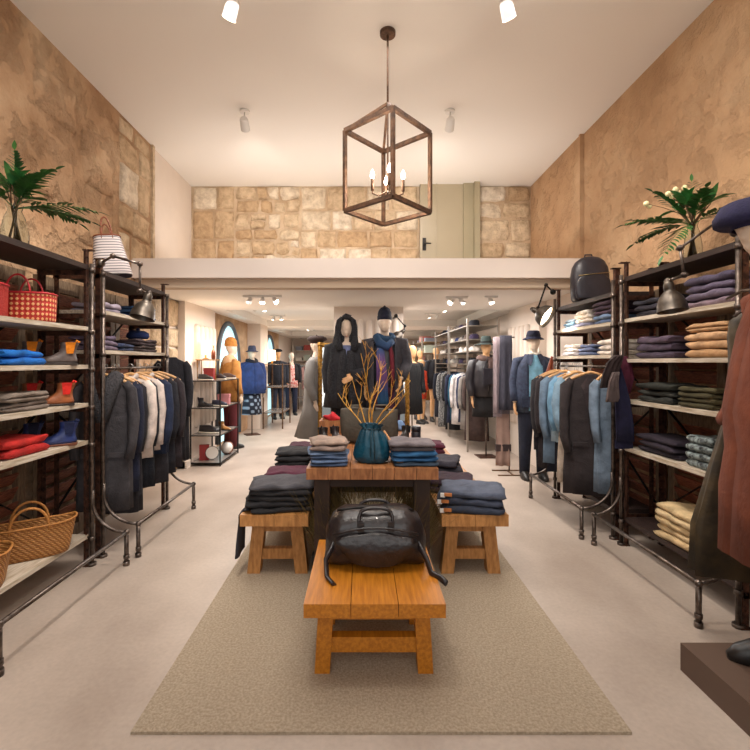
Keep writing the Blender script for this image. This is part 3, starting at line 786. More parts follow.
# woven patterns
def weave(name, ca, cb, sx, rough=.6, diamond=True):
    m, nt, b = new_mat(name)
    tc = N(nt, 'ShaderNodeTexCoord'); mp = N(nt, 'ShaderNodeMapping'); sep = N(nt, 'ShaderNodeSeparateXYZ')
    nt.links.new(tc.outputs['Object'], sep.inputs[0])
    a1 = N(nt, 'ShaderNodeMath', operation='ADD'); nt.links.new(sep.outputs[0], a1.inputs[0]); nt.links.new(sep.outputs[1], a1.inputs[1])
    def wv(sign):
        q = N(nt, 'ShaderNodeMath', operation='MULTIPLY_ADD'); q.inputs[1].default_value = sign * (1.0 if diamond else (0.0 if sign > 0 else 1.0))
        nt.links.new(a1.outputs[0], q.inputs[0])
        if diamond or sign > 0: nt.links.new(sep.outputs[2], q.inputs[2])
        else: q.inputs[2].default_value = 0
        s = N(nt, 'ShaderNodeMath', operation='MULTIPLY'); s.inputs[1].default_value = sx; nt.links.new(q.outputs[0], s.inputs[0])
        k = N(nt, 'ShaderNodeMath', operation='SINE'); nt.links.new(s.outputs[0], k.inputs[0]); return k
    p = N(nt, 'ShaderNodeMath', operation='MULTIPLY'); nt.links.new(wv(1).outputs[0], p.inputs[0]); nt.links.new(wv(-1).outputs[0], p.inputs[1])
    r = N(nt, 'ShaderNodeValToRGB'); e = r.color_ramp.elements; e[0].position = .6 if diamond else .55; e[0].color = srgb(ca); e[1].position = .7 if diamond else .8; e[1].color = srgb(cb)
    q = N(nt, 'ShaderNodeMath', operation='MULTIPLY_ADD'); q.inputs[1].default_value = .5; q.inputs[2].default_value = .5; nt.links.new(p.outputs[0], q.inputs[0])
    nt.links.new(q.outputs[0], r.inputs[0]); nt.links.new(r.outputs[0], b.inputs['Base Color'])
    bp = N(nt, 'ShaderNodeBump', Strength=.5); bp.inputs['Distance'].default_value = .01; nt.links.new(q.outputs[0], bp.inputs['Height']); nt.links.new(bp.outputs[0], b.inputs['Normal'])
    b.inputs['Roughness'].default_value = rough
    return m
REDW = weave('red_lattice_weave', '#b22c22', '#e9b27a', 105)
m, nt, b = new_mat('wicker_weave'); WICK = m
tc = N(nt, 'ShaderNodeTexCoord'); wv = N(nt, 'ShaderNodeTexWave', Scale=26.0, Distortion=2.5, bands_direction='Z'); wv.inputs['Detail Scale'].default_value = 6
wv2 = N(nt, 'ShaderNodeTexWave', Scale=20.0, Distortion=1.0, bands_direction='DIAGONAL')
nt.links.new(tc.outputs['Object'], wv.inputs['Vector']); nt.links.new(tc.outputs['Object'], wv2.inputs['Vector'])
mx = N(nt, 'ShaderNodeMath', operation='MULTIPLY'); nt.links.new(wv.outputs['Fac'], mx.inputs[0]); nt.links.new(wv2.outputs['Fac'], mx.inputs[1])
r = N(nt, 'ShaderNodeValToRGB'); r.color_ramp.elements[0].color = srgb('#8a5522'); r.color_ramp.elements[1].color = srgb('#cf9450'); r.color_ramp.elements[1].position = .6
nt.links.new(mx.outputs[0], r.inputs[0]); nt.links.new(r.outputs[0], b.inputs['Base Color'])
bp = N(nt, 'ShaderNodeBump', Strength=.8); bp.inputs['Distance'].default_value = .01; nt.links.new(mx.outputs[0], bp.inputs['Height']); nt.links.new(bp.outputs[0], b.inputs['Normal'])
b.inputs['Roughness'].default_value = .6
REDL = mat('red_strap', '#b3202a', .5)
WICKD = mat('wicker_rim', '#b5793a', .6, var=.2, scale=40, bump=.4, bscale=90)
tote('woven_tote', 'red and cream woven tote with red handles on the upper left shelf', 'bag', -2.12, 2.83, 1.70, .33, .34, .17, .175, .2, REDW, REDL, .11)
tote('woven_tote', 'deep red woven tote cut by the left edge, beside the lattice tote', 'bag', -2.14, 2.5, 1.70, .26, .27, .2, .185, .3, mat('red_weave_plain', '#a3261f', .6, bump=.5, bscale=80), REDL, .09)
tote('wicker_basket', 'long tan wicker shopping basket with two handles on the bottom left shelf', 'basket', -2.09, 2.83, .227, .42, .5, .17, .2, .62, WICK, WICKD, .12, .02, hr=.008)
tote('wicker_basket', 'small round wicker basket at the bottom left corner', 'basket', -2.1, 2.42, .227, .28, .34, .26, .19, .5, WICK, WICKD, .02)
# striped canvas basket on top of the left rack
CANV = mat('white_canvas_base', '#e3dcd8', .8)
m, nt, b = new_mat('striped_canvas'); STRIPE = m
tc = N(nt, 'ShaderNodeTexCoord'); wv = N(nt, 'ShaderNodeTexWave', Scale=14.0, Distortion=0.3, bands_direction='Z'); nt.links.new(tc.outputs['Object'], wv.inputs['Vector'])
r = N(nt, 'ShaderNodeValToRGB'); r.color_ramp.elements[0].color = srgb('#5c5560'); r.color_ramp.elements[0].position = .12; r.color_ramp.elements[1].color = srgb('#c9c0be'); r.color_ramp.elements[1].position = .3
nt.links.new(wv.outputs['Fac'], r.inputs[0]); nt.links.new(r.outputs[0], b.inputs['Base Color']); b.inputs['Roughness'].default_value = .8
t = tote('striped_bag', 'white basket bag with thin dark stripes and brown leather handles on the rack', 'bag', -2.09, 3.78, 2.14, .3, .2, .17, .33, .5, STRIPE, mat('brown_strap_leather', '#7a3f22', .5), .15, hr=.007)
t.rotation_euler = (math.radians(-6), math.radians(-8), .5)
t.location.z += .025

# black backpack on the right rack
BLK = mat('black_bag_leather', '#26232a', .38, var=.2, scale=12, bump=.15, bscale=30)
t = thing('backpack', 'black leather backpack with a front zip standing on the right rack', 'backpack', (2.2, 4.35, 2.032), -.1)
def sup(wx, dy, z, k=3.0, n=28, cy=0):
    out = []
    for i in range(n):
        a = 2*PI*i/n; c, s = math.cos(a), math.sin(a)
        out.append((wx/2*math.copysign(abs(c)**(2/k), c), cy + dy/2*math.copysign(abs(s)**(2/k), s), z))
    return out
prof = [(.30, .14, 0), (.33, .17, .02), (.345, .18, .12), (.345, .18, .25), (.32, .165, .33), (.26, .14, .385), (.17, .1, .42), (.06, .05, .435)]
MB().loft([sup(a, c, z) for a, c, z in prof]).build('body', BLK, t)
MB().loft([sup(a*.93, .05, z*.55+.02, cy=-.085) for a, c, z in prof]).build('front_pocket', BLK, t)
MB().tube([(-.14, -.108, .235), (0, -.115, .25), (.14, -.108, .262)], .004, 6).build('zip', mat('brass_zip', '#9a8458', .35, .8), t)
MB().tube([(-.04, .03, .42), (-.03, .03, .46), (.03, .03, .46), (.04, .03, .42)], .008, 8).build('handle', BLK, t)

# ---- vases with foliage
LEAF = mat('dark_green_leaf', '#1f4a22', .5, color2='#3a6e2c', scale=14)
LEAF2 = mat('fresh_green_leaf', '#4f8f4a', .45, color2='#2f6b38', scale=14)
STEM = mat('brown_stem', '#5a4528', .7)
def leaf(mb, p, d, L, wd, droop=.2, n=6):
    """one blade from p along d"""
    p = Vector(p); d = Vector(d).normalized(); up = Vector((0, 0, 1)); s = d.cross(up)
    s = s.normalized() if s.length > .01 else Vector((1, 0, 0)); nr = s.cross(d)
    vs = []
    for i in range(n + 1):
        t = i / n; c = p + d * (L*t) - up * (droop * L * t * t); h = wd/2 * (math.sin(PI * (t**.75)) if t < 1 else 0) + .0004
        vs += [c - s*h + nr*h*.25, c, c + s*h + nr*h*.25]
    fs = []
    for i in range(n):
        a = i*3; fs += [(a, a+1, a+4, a+3), (a+1, a+2, a+5, a+4)]
    mb.add(vs, fs, True)
def frond(mb, p, d, L, droop, nl=14, ll=.09, lw=.022, rn=random):
    p = Vector(p); d = Vector(d).normalized(); up = Vector((0,0,1)); s = d.cross(up)
    s = s.normalized() if s.length > .01 else Vector((1, 0, 0))
    pts = [p + d*(L*t/10) - up*(droop*L*(t/10)**2) for t in range(11)]
    mb.tube(pts, [.003*(1-t/12) for t in range(11)], 5)
    for i in range(nl):
        t = .2 + .8*i/nl; k = t*10; a = int(min(9, k)); q = pts[a].lerp(pts[a+1], k-a); tg = (pts[a+1]-pts[a]).normalized()
        l = ll * math.sin(PI*(.15+.8*t))
        for sg in (-1, 1):
            leaf(mb, q, tg*.75 + s*sg*.8 + up*rn.uniform(-.15, .15), l*rn.uniform(.85, 1.1), lw, .15, 4)
    leaf(mb, pts[-1], pts[-1]-pts[-2], ll*.7, lw, .1, 4)
def vase(label, x, y, z, h, r, seed, arms, flowers):
    rn = random.Random(seed)
    t = thing('glass_vase', label, 'vase', (x, y, z + .002))
    prof = [(r*.75, 0), (r*.95, .01), (r, h*.35), (r*.75, h*.7), (r*.5, h*.86), (r*.62, h)]
    mb = MB().lathe(prof, 24, cap1=False); mb.lathe([(q-.004, max(zz, .012)) for q, zz in prof][::-1], 24, cap0=False, cap1=True)
    mb.build('body', GLASS, t)
    b_ = thing('leafy_bouquet', label.replace('clear glass vase holding', 'bouquet of').replace('standing', 'in the glass vase'), 'plant', (x, y, z + .02))
    st = MB()
    tops = []
    for i in range(9):
        a = rn.uniform(0, 2*PI); q = Vector((r*.5*math.cos(a), r*.5*math.sin(a), .0)); m_ = Vector((r*.2*math.cos(a+2.6), r*.2*math.sin(a+2.6), h*.85)); e = m_ + Vector((rn.uniform(-.08, .08), rn.uniform(-.08, .08), .12))
        st.tube([q, m_, e], [.006, .005, .004], 6); tops.append(e)
    st.build('stems', STEM, b_)
    for (dx, dy, dz, L, dr, kind) in arms:
        mb = MB()
        frond(mb, (0, 0, h*.85), (dx, dy, dz), L, dr, 13, *((.1, .03) if kind == 0 else (.12, .022)), rn)
        mb.build('frond', LEAF, b_)
    lm = MB()
    for i in range(44):
        a = rn.uniform(0, 2*PI); e = rn.uniform(.1, 1.2); p = tops[i % 9]
        leaf(lm, p, (math.cos(a)*math.cos(e), math.sin(a)*math.cos(e)*.8, math.sin(e)), rn.uniform(.12, .22), rn.uniform(.035, .06), .3)
    lm.build('broad_leaves', LEAF2, b_)
    if flowers:
        fm = MB()
        for fx, fy, fz in flowers:
            fm.ball((fx, fy, fz), .018, 8, 6); fm.ball((fx+.03, fy+.01, fz-.015), .014, 8, 6)
        fm.build('blossoms', mat('cream_blossom', '#ead9a8', .7), b_)
        st2 = MB()
        for fx, fy, fz in flowers: st2.tube([(0, 0, h), (fx*.6, fy*.6, h + (fz-h)*.7), (fx, fy, fz)], .002, 5)
        st2.build('flower_stalks', STEM, b_)
vase('clear glass vase holding dark green fronds standing at the upper left', -2.13, 2.76, 2.14, .27, .075, 3,
     [(1, .1, .25, .5, .25, 1), (1, .7, .35, .42, .3, 0), (.6, -.3, .7, .4, .3, 0), (-.2, -.8, .6, .35, .3, 0), (-.1, .8, .8, .4, .3, 0), (.4, .9, .5, .45, .4, 1), (.0, 0, 1, .4, .1, 0), (.5, .1, .9, .45, .3, 0)], None)
vase('clear glass vase holding jagged green fronds and cream blossoms at the upper right', 2.22, 3.02, 2.12, .27, .055, 8,
     [(-1, -.05, .18, .42, .12, 0), (-1, .3, .5, .45, .35, 0), (-.8, -.4, -.1, .34, .6, 1), (-.6, .2, .9, .4, .2, 0), (.2, .3, 1, .4, .1, 1), (-.2, -.6, .8, .35, .3, 0), (-.1, .9, .7, .38, .3, 0), (0.1, -.9, .3, .35, .3, 1), (-.4, .8, .3, .42, .4, 0)],
     [(-.2, -.05, .42), (-.13, -.02, .46), (-.3, .02, .38), (-.02, .05, .5)])

# ---- things on the table
TEAL = mat('teal_bag_leather', '#0d4a60', .42, color2='#093546', scale=10, bump=.5, bscale=18)
STRAP = mat('tan_strap_leather', '#c48a58', .45)
t = thing('drawstring_bag', 'teal leather drawstring bag standing on the front of the table', 'bag', (.068, 3.02, TZ + .002), 0)
def pleat(rx, ry, z, amp, n=48, ph=0):
    return [((rx*(1+amp*math.cos(12*2*PI*k/n+ph)))*math.cos(2*PI*k/n), (ry*(1+amp*math.cos(12*2*PI*k/n+ph)))*math.sin(2*PI*k/n), z) for k in range(n)]
MB().loft([pleat(.10, .07, 0, 0), pleat(.115, .085, .012, 0), pleat(.121, .09, .05, .012), pleat(.112, .084, .11, .03), pleat(.095, .072, .165, .06), pleat(.07, .055, .205, .11), pleat(.055, .044, .222, .15), pleat(.072, .058, .25, .16)], True, False).loft([pleat(.066, .052, .25, .16), pleat(.048, .038, .22, .14)], False, True).noise(.016, 9, 3).noise(.006, 26).build('body', TEAL, t)
cr = [( .064*math.cos(a), -.002 + .053*math.sin(a), .224) for a in [2*PI*k/20 for k in range(21)]]
MB().tube(cr, .005, 6).tube([(-.004, -.056, .222), (-.01, -.095, .17), (-.012, -.1, .05)], .003, 6).tube([(.006, -.056, .222), (.012, -.095, .16), (.014, -.102, .03)], .003, 6).build('drawstring', mat('dark_cord', '#14323c', .5), t)
MB().tube([(-.05, -.03, .245), (-.02, -.04, .262), (.02, -.04, .262), (.05, -.03, .245)], .004, 6, flat=1).build('strap_loop', TEAL, t)
MB().tube([(.08, .03, .2), (.115, .0, .15), (.15, -.05, .07), (.165, -.09, .015), (.2, -.1, .012)], .005, 6, flat=2).build('shoulder_strap', STRAP, t)

OLIVE = mat('khaki_waxed_canvas', '#453f36', .75, var=.15, scale=10, bump=.3, bscale=30)
for i, (x, y, wd, h, rz, lab) in enumerate([(-.055, 3.75, .24, .28, .12, 'khaki grey canvas bag behind the teal bag, left one of two'), (.16, 3.78, .27, .28, -.08, 'khaki grey canvas bag behind the teal bag, right one of two')]):
    t = thing('canvas_bag', lab, 'bag', (x, y, TZ + .002), rz)
    MB().loft([sup(wd*a, .12*c, z) for a, c, z in [(.86, .9, 0), (.95, 1.1, .02), (1.0, 1.15, .1), (.98, 1.0, .2), (1.0, .5, h-.01), (1.0, .42, h)]], True, True).noise(.022, 7, i).noise(.008, 20, i).build('body', OLIVE, t)
    MB().tube([(-wd*.2, -.03, h-.01), (-wd*.17, -.05, h+.03), (wd*.17, -.05, h+.03), (wd*.2, -.03, h-.01)], .006, 6, flat=2).build('handle', OLIVE, t)

# vessel with gilded branches behind the bags
BRANCH = mat('gilded_branch', '#d9a545', .45, .25, color2='#b97f2c', scale=20)
t = thing('branch_arrangement', 'bare gilded branches rising behind the teal bag on the table', 'branches', (.07, 3.36, TZ + .002))
MB().lathe([(.045, 0), (.055, .01), (.06, .1), (.05, .16), (.054, .17)], 20).build('pot', mat('dark_pot', '#3b332b', .6), t)
rn = random.Random(21)
def twig(mb, p, d, L, r, depth):
    pts = [Vector(p)]; d = Vector(d).normalized()
    for i in range(6):
        d = (d + Vector((rn.uniform(-.22, .22), rn.uniform(-.22, .22), rn.uniform(-.05, .12)))).normalized(); pts.append(pts[-1] + d * (L/6))
    mb.tube(pts, [r*(1 - .6*i/6) for i in range(7)], 6); mb.ball(pts[-1], r*.6, 6, 4)
    if depth:
        for i in (2, 3, 4, 5):
            if rn.random() < .8:
                a = rn.uniform(0, 2*PI); dd = d + Vector((math.cos(a), math.sin(a)*.5, .1)) * .75
                twig(mb, pts[i], dd, L*rn.uniform(.28, .45), r*.62, depth-1)
for (dx, dz, L) in [(-.5, 1, .5), (-.28, 1, .42), (-.08, 1, .62), (.1, 1, .66), (.32, 1, .52), (.55, 1, .42), (-.62, .6, .4), (.7, .6, .4), (.02, 1, .5)][:7]:
    mb = MB(); twig(mb, (dx*.04, rn.uniform(-.02, .02), .16), (dx, rn.uniform(-.25, .3), dz), L*.9, .0052, 2); mb.build('branch', BRANCH, t)
o = MB().lathe([(.085, 0), (.085, .19), (.08, .19), (.08, .006)], 28, cap1=True).build('cylinder_box', mat('grey_hat_box', '#55545a', .7), None, (-.0, 4.35, TZ + .18)); 
o.location.z = TZ + .002
MB().tube([(.086*math.cos(2*PI*k/24), .086*math.sin(2*PI*k/24), .19) for k in range(25)], .005, 6).build('rim', GOLD, o)
tag(o, 'grey cylindrical pot with gilded rim behind the branches on the table', 'pot')
# small black boots and belt boxes at the back of the table
for i, (px, py, Y, rz, c, lab) in enumerate([(326, 441, 3.75, .5, '#2a2422', 'black ankle boot at the left rear edge of the table'), (337, 441, 3.8, .4, '#33292a', 'black ankle boot just left of the khaki bags'),
          (404, 438, 3.85, -.4, '#241d1c', 'dark brown ankle boot right of the khaki bags')]):
    boot(lab, WX(px, Y), Y, TZ, rz, c, '#1a1718', .75, 'dark boots at the back of the table')
t = thing('black_tube_box', 'small upright black box standing at the right rear edge of the table', 'box', (WX(416, 3.95), 3.95, TZ + .002))
MB().lathe([(.04, 0), (.042, .005), (.042, .085), (.035, .085), (.034, .01)], 20).build('body', BLK, t); MB().lathe([(.043, .06), (.0435, .1), (.03, .108)], 20).build('lid', BLK, t)
# wooden crate with a red cloth at the left rear
t = thing('wooden_crate', 'small brown wooden crate at the left rear of the table', 'crate', (WX(336, 4.3), 4.3, TZ + .002))
for s in (-1, 1):
    MB().box((-.15, s*.1-.008, 0), (.15, s*.1+.008, .12)).build('side_board', TABLEW, t); MB().box((s*.142-.008, -.09, 0), (s*.142+.008, .09, .12)).build('end_board', TABLEW, t)
MB().box((-.13, -.09, 0), (.13, .09, .012)).build('bottom_board', TABLEW, t)
mb = MB(); rn = random.Random(9)
mb.ball((0, 0, .03), (.085, .06, .035), 22, 14).noise(.045, 13, 4); o = mb.build('crumpled_scarf', fab('#d13a45'), None, (WX(333, 4.3), 4.27, TZ + .115)); tag(o, 'coral red crumpled scarf lying on the wooden crate', 'scarf')
mb = MB(); mb.ball((0, 0, .03), (.07, .06, .05), 16, 10).noise(.025, 10, 8); o = mb.build('crumpled_scarf', fab('#7f9cc4'), None, (WX(399, 4.4), 4.4, TZ + .02)); tag(o, 'light blue crumpled scarf at the right rear of the table', 'scarf')
mb = MB(); mb.ball((0, 0, .03), (.06, .06, .07), 16, 10).noise(.025, 10, 3); o = mb.build('crumpled_scarf', fab('#1c4f74'), None, (WX(383, 4.45), 4.5, TZ + .03)); tag(o, 'petrol blue crumpled scarf behind the branches on the table', 'scarf')

# black leather holdall on the low bench
LEA = mat('black_creased_leather', '#2a2325', .33, color2='#1c1718', scale=9, bump=.55, bscale=16, coat=.15)
t = thing('leather_holdall', 'large black creased leather holdall on the low orange bench', 'bag', (.07, 2.38, .402))
rings = []
for i in range(17):
    u = i / 16; x = lerp(-.26, .26, u); e = 1 - abs(2*u - 1); k = min(1, (e*2.6)) ** .45
    hh = .285 * (.62 + .38*k) ; dd = .13 * (.55 + .45*k)
    rings.append([(x, dd * math.copysign(abs(math.cos(a))**(.75), math.cos(a)), hh/2 + hh/2 * math.copysign(abs(math.sin(a))**.8, math.sin(a))) for a in [2*PI*j/24 for j in range(24)]])
mb = MB().loft(rings); mb.noise(.014, 9, 2); mb.noise(.005, 28, 5); mb.build('body', LEA, t)
# piped flap pocket with curved top edge
rings = []
for i in range(13):
    u = i/12; x = lerp(-.2, .2, u); zt = .2 - .035*abs(2*u-1)**2.0; zb = .02 + .12*abs(2*u-1)**3
    rings.append([(x, -.128, zb), (x, -.15, zb+.01), (x, -.153, (zt+zb)/2), (x, -.146, zt-.01), (x, -.13, zt), (x, -.11, zt-.02), (x, -.11, zb+.02)])
MB().loft(rings).noise(.006, 18, 1).build('front_pocket', LEA, t)
MB().tube([(lerp(-.215, .215, i/12), -.142 + .02*abs(i/6-1)**2, .222 - .04*abs(i/6-1)**2) for i in range(13)], .006, 6).build('piping', LEA, t)
MB().tube([(lerp(-.2, .2, i/12), -.03, .292 - .02*abs(i/6-1)**2 ) for i in range(13)], .006, 6).build('zip', BLACKM, t)
for yy in (-.085, .05):
    pts = [(-.085, yy-.04, .2), (-.085, yy-.01, .26), (-.075, yy, .285)] + [(-.065*math.cos(PI*k/8), yy, .288 + .016*math.sin(PI*k/8)) for k in range(1, 8)] + [(.075, yy, .285), (.085, yy-.01, .26), (.085, yy-.04, .2)]
    MB().tube(pts, .009, 8, flat=1.4).build('handle', LEA, t)
for s in (-1, 1): MB().cbox((s*.075, -.125, .222), (.032, .02, .05)).build('handle_tab', LEA, t)
MB().tube([(.2, -.1, .15), (.25, -.13, .07), (.27, -.17, .012), (.31, -.21, .005), (.33, -.25, -.0)], .008, 6, flat=2).build('shoulder_strap', LEA, t)
MB().tube([(-.2, -.1, .15), (-.25, -.13, .06), (-.24, -.2, .008), (-.2, -.27, .004)], .008, 6, flat=2).build('shoulder_strap', LEA, t)
t.scale = (1.0, 1.0, 1.0)

# dried grasses planted in a dark trough below the table
GRASS = mat('dried_grass_blades', '#7a6434', .8, color2='#463a1c', scale=12)
t = MB().box((-.33, 2.95, 0), (.45, 3.5, .16)).build('planting_trough', mat('dark_trough', '#1d1713', .8)); t.location.z = .013
tag(t, 'low dark trough under the table with dried grass in it', 'trough')
mb = MB(); rn = random.Random(17)
for i in range(2600):
    x = rn.uniform(-.31, .43); y = rn.uniform(2.97, 3.45); lean = Vector((rn.uniform(-.3, .3) + (x-.06)*.7, rn.uniform(-.35, .15), 1)).normalized(); L = rn.uniform(.3, .58)
    sag = rn.uniform(.02, .18); p = Vector((x, y, .17)); wd = rn.uniform(.0012, .0022); vs = []
    for k in range(5):
        u = k/4; q = p + lean*L*u + Vector((lean.x*sag, lean.y*sag, -abs(sag)*.5))*u*u*2
        q.z = min(q.z, TZ - .09)
        h = wd*(1-u*.8); vs += [q - Vector((h, 0, 0)), q + Vector((h, 0, 0))]
    mb.add(vs, [(2*k, 2*k+1, 2*k+3, 2*k+2) for k in range(4)])
o = mb.build('dried_grass', GRASS); tag(o, 'dense dried brown grass standing below the table', 'grass', kind='stuff')
mb = MB()
for cx in (.0, .16):
    for i in range(90):
        x = cx + rn.uniform(-.03, .03); L = rn.uniform(.3, .42); p = Vector((x, 2.93 + rn.uniform(-.02, .02), .17)); vs = []; lx = rn.uniform(-.12, .12)
        for k in range(5):
            u = k/4; q = p + Vector((lx*u*u*L*2, -.05*u, L*u)); h = .002*(1-u*.6); vs += [q - Vector((h,0,0)), q + Vector((h,0,0))]
        mb.add(vs, [(2*k, 2*k+1, 2*k+3, 2*k+2) for k in range(4)])
o = mb.build('dried_grass', mat('bleached_grass', '#c9bda0', .8)); tag(o, 'two bleached pale grass tufts behind the leather holdall', 'grass', kind='stuff')
# navy cap on the brown jacket, left shelves
t = thing('knit_cap', 'navy knitted cap lying on the brown folded jacket', 'hat', (-2.09, 4.2, 1.664)); MB().lathe([(.08, 0), (.1, .02), (.095, .05), (.06, .075), (.015, .08)], 22).noise(.01, 14, 2).build('crown', fab('#1f3566'), t); MB().ball((0, 0, .085), .02, 8, 6).build('bobble', fab('#1f3566'), t)
# ================================================================ HANGERS AND HANGING GARMENTS
FUR = mat('shaggy_grey_fur', '#4a484c', .95, color2='#2c2b2f', scale=60, bump=1.0, bscale=90)
def hanger(label, x, y, z, rotz, wd=.40, group=None, m=None):
    """clothes hanger; z = rail height, origin at the rail"""
    mb = MB()
    pts = [(.0, 0, -.02)] ; hook = []
    for k in range(9):
        a = -PI*.1 + PI*1.15*k/8; hook.append((.0 + .018*math.cos(a) , 0, .005 + .018*math.sin(a)))
    hook = hook[::-1] + [(.012, 0, -.015), (.0, 0, -.03), (0, 0, -.06)]
    mb.tube(hook, .0022, 5)
    mb2 = MB()
    mb2.tube([(-wd/2, 0, -.14), (-wd*.3, 0, -.098), (-wd*.12, 0, -.07), (0, 0, -.058), (wd*.12, 0, -.07), (wd*.3, 0, -.098), (wd/2, 0, -.14)], [.011, .013, .012, .012, .012, .013, .011], 8)
    t = thing('clothes_hanger', label, 'hanger', (x, y, z), rotz, group)
    mb.build('hook', STEEL, t); mb2.build('shoulder_bar', m or HANGW, t)
    return t
def super_ring(cx, cy, z, rx, ry, n=28, fold=0, nf=7, ph=0):
    out = []
    for k in range(n):
        a = 2*PI*k/n; c, s = math.cos(a), math.sin(a)
        f = 1 + fold*math.sin(nf*a + ph)
        out.append((cx + rx*f*math.copysign(abs(c)**.85, c), cy + ry*(1+fold*1.6*math.sin(nf*a+ph+1))*math.copysign(abs(s)**.85, s), z))
    return out
def garment(label, cat, name, x, y, ztop, rotz, wd, length, depth, color, group=None, sleeve=.6, scolor=None, flare=1.08, fur=False, collar=None, lapel=None, pocket=False, m=None, buttons=None, seed=1, inner=None, sleeveless=False):
    """garment hanging from shoulders at ztop (world); origin at hem; faces -Y. wd = shoulder width"""
    rn = random.Random(seed)
    t = thing(name, label, cat, (x, y, ztop - length), rotz, group)
    L = length; M_ = m or fab(color); ph = rn.uniform(0, 6)
    prof = [(0, flare, 1.25), (.18, flare*.985, 1.15), (.4, lerp(1, flare, .5), 1.05), (.62, .97, 1.0), (.78, .96, .95), (.88, .98, .85), (.935, .95, .7), (.96, .7, .5), (.982, .4, .42), (1.0, .26, .38)]
    hw = wd/2 * .82
    rings = []
    for tt, kx, ky in prof:
        amt = .1 * (1 - tt)**.7
        z = L * tt + (rn.uniform(-.004, .004) if tt == 0 else 0)
        rings.append(super_ring(0, 0, z, hw*kx, depth/2*ky, 32, amt, 6, ph + tt*1.2))
    MB().loft(rings).noise(.008, 8, seed).noise(.003, 26, seed).build('body', M_, t)
    if not sleeveless:
        for s in (-1, 1):
            sl = sleeve
            p = [(s*hw*.8, 0, L-.05), (s*(hw*1.02), -.0, L-.1), (s*(hw*1.1+.01), -.012, L-.1-(sl-.1)*.4), (s*(hw*1.1+.01), -.04, L-.1-(sl-.1)*.75), (s*(hw*1.0+.005), -.06, L-sl)]
            mb = MB().tube(p, [.036, .052, .047, .042, .04], 14, flat=.8).noise(.012, 11, seed+s).noise(.004, 30, seed)
            mb.build('sleeve', (fab(scolor) if scolor else M_), t)
    if fur:
        mb = MB()
        mb.tube([(-.07, depth*.1, L+.0), (-.085, -depth*.2, L-.0), (-.06, -depth*.5-.01, L-.08), (-.02, -depth*.5-.03, L-.22), (.0, -depth*.5-.035, L-.34)], [.05, .055, .06, .05, .03], 12)
        mb.tube([(.07, depth*.1, L+.0), (.085, -depth*.2, L-.0), (.06, -depth*.5-.01, L-.08), (.03, -depth*.5-.03, L-.22), (.01, -depth*.5-.035, L-.34)], [.05, .055, .06, .05, .03], 12)
        mb.noise(.02, 45, 3).build('fur_collar', FUR, t)
    if collar:
        MB().tube([(-.055, 0, L-.01), (-.065, -depth*.25, L+.008), (-.03, -depth*.45, L-.035), (0, -depth*.5, L-.075)], [.016, .02, .02, .008], 8).tube([(.055, 0, L-.01), (.065, -depth*.25, L+.008), (.03, -depth*.45, L-.035), (0, -depth*.5, L-.075)], [.016, .02, .02, .008], 8).build('collar', fab(collar), t)
    if lapel:
        for s in (-1, 1):
            yv = -depth*.5 - .008
            MB().add([(s*.03, yv+.02, L-.015), (s*.085, yv+.018, L-.1), (s*.07, yv-.004, L-.14), (s*.055, yv-.006, L-.24), (s*.005, yv-.008, L-.42), (s*.01, yv, L-.12)],
                     [(0,1,2,5), (5,2,3,4)], False).build('lapel', fab(lapel), t)
    if inner:
        MB().loft([[(a, b_ - depth*.5 - .006, c) for a, b_, c in ((-.035*k, 0, z), (.035*k, 0, z), (.03*k, .02, z), (-.03*k, .02, z))] for k, z in ((.4, L*.5), (.9, L*.75), (1, L-.08), (.7, L-.03))]).build('lining_panel', fab(inner), t)
    if pocket:
        for s in (-1, 1): MB().cbox((s*hw*.5, -depth*.56-.004, L*.42), (.12, .012, .035)).build('pocket_flap', M_, t)
    if buttons:
        for i in range(3): MB().cyl((.005, -depth*.55, L*(.42+.13*i)), (.005, -depth*.55-.012, L*(.42+.13*i)), .011).build('button', mat('button_' + buttons, buttons, .4), t)
    return t
GH = 'clothes hanging on the wall racks'
GHG = 'wooden hangers on the wall racks'
# ---- left rail, X about -1.94, z 1.40
ZR = 1.40
items = [
 # y, colour, length, width, kwargs, label
 (3.45, '#4a474b', 1.02, .44, dict(fur=True, pocket=True, sleeve=.62, flare=1.05), 'grey wool coat with shaggy fur collar, front one on the left rail', 'coat'),
 (3.55, '#232a44', .92, .40, dict(collar='#3a4058'), 'navy dress coat just behind the fur-collared coat', 'coat'),
 (3.64, '#2e2c34', 1.1, .42, dict(), 'charcoal long coat third along the left rail', 'coat'),
 (3.74, '#e0d3cb', .68, .38, dict(collar='#e0d3cb', sleeve=.6), 'cream blouse with pale collar, first of the cream ones on the left rail', 'top'),
 (3.83, '#1f2430', .95, .40, dict(), 'black blue dress between the two cream tops', 'dress'),
 (3.92, '#d8ccc6', .66, .38, dict(sleeve=.6, lapel='#1c2333'), 'cream blouse with navy lapels further along the left rail', 'top'),
 (4.01, '#273450', .7, .42, dict(collar='#d0c6c0'), 'navy jacket with pale collar on the left rail', 'jacket'),
 (4.11, '#3b3940', .98, .42, dict(), 'dark grey coat behind the navy jacket on the left', 'coat'),
 (4.22, '#2b2c36', .94, .44, dict(lapel='#35343f'), 'blackish blazer near the far end of the left rail', 'blazer'),
 (4.33, '#3a3238', .9, .46, dict(), 'plum black coat last on the left rail', 'coat')]
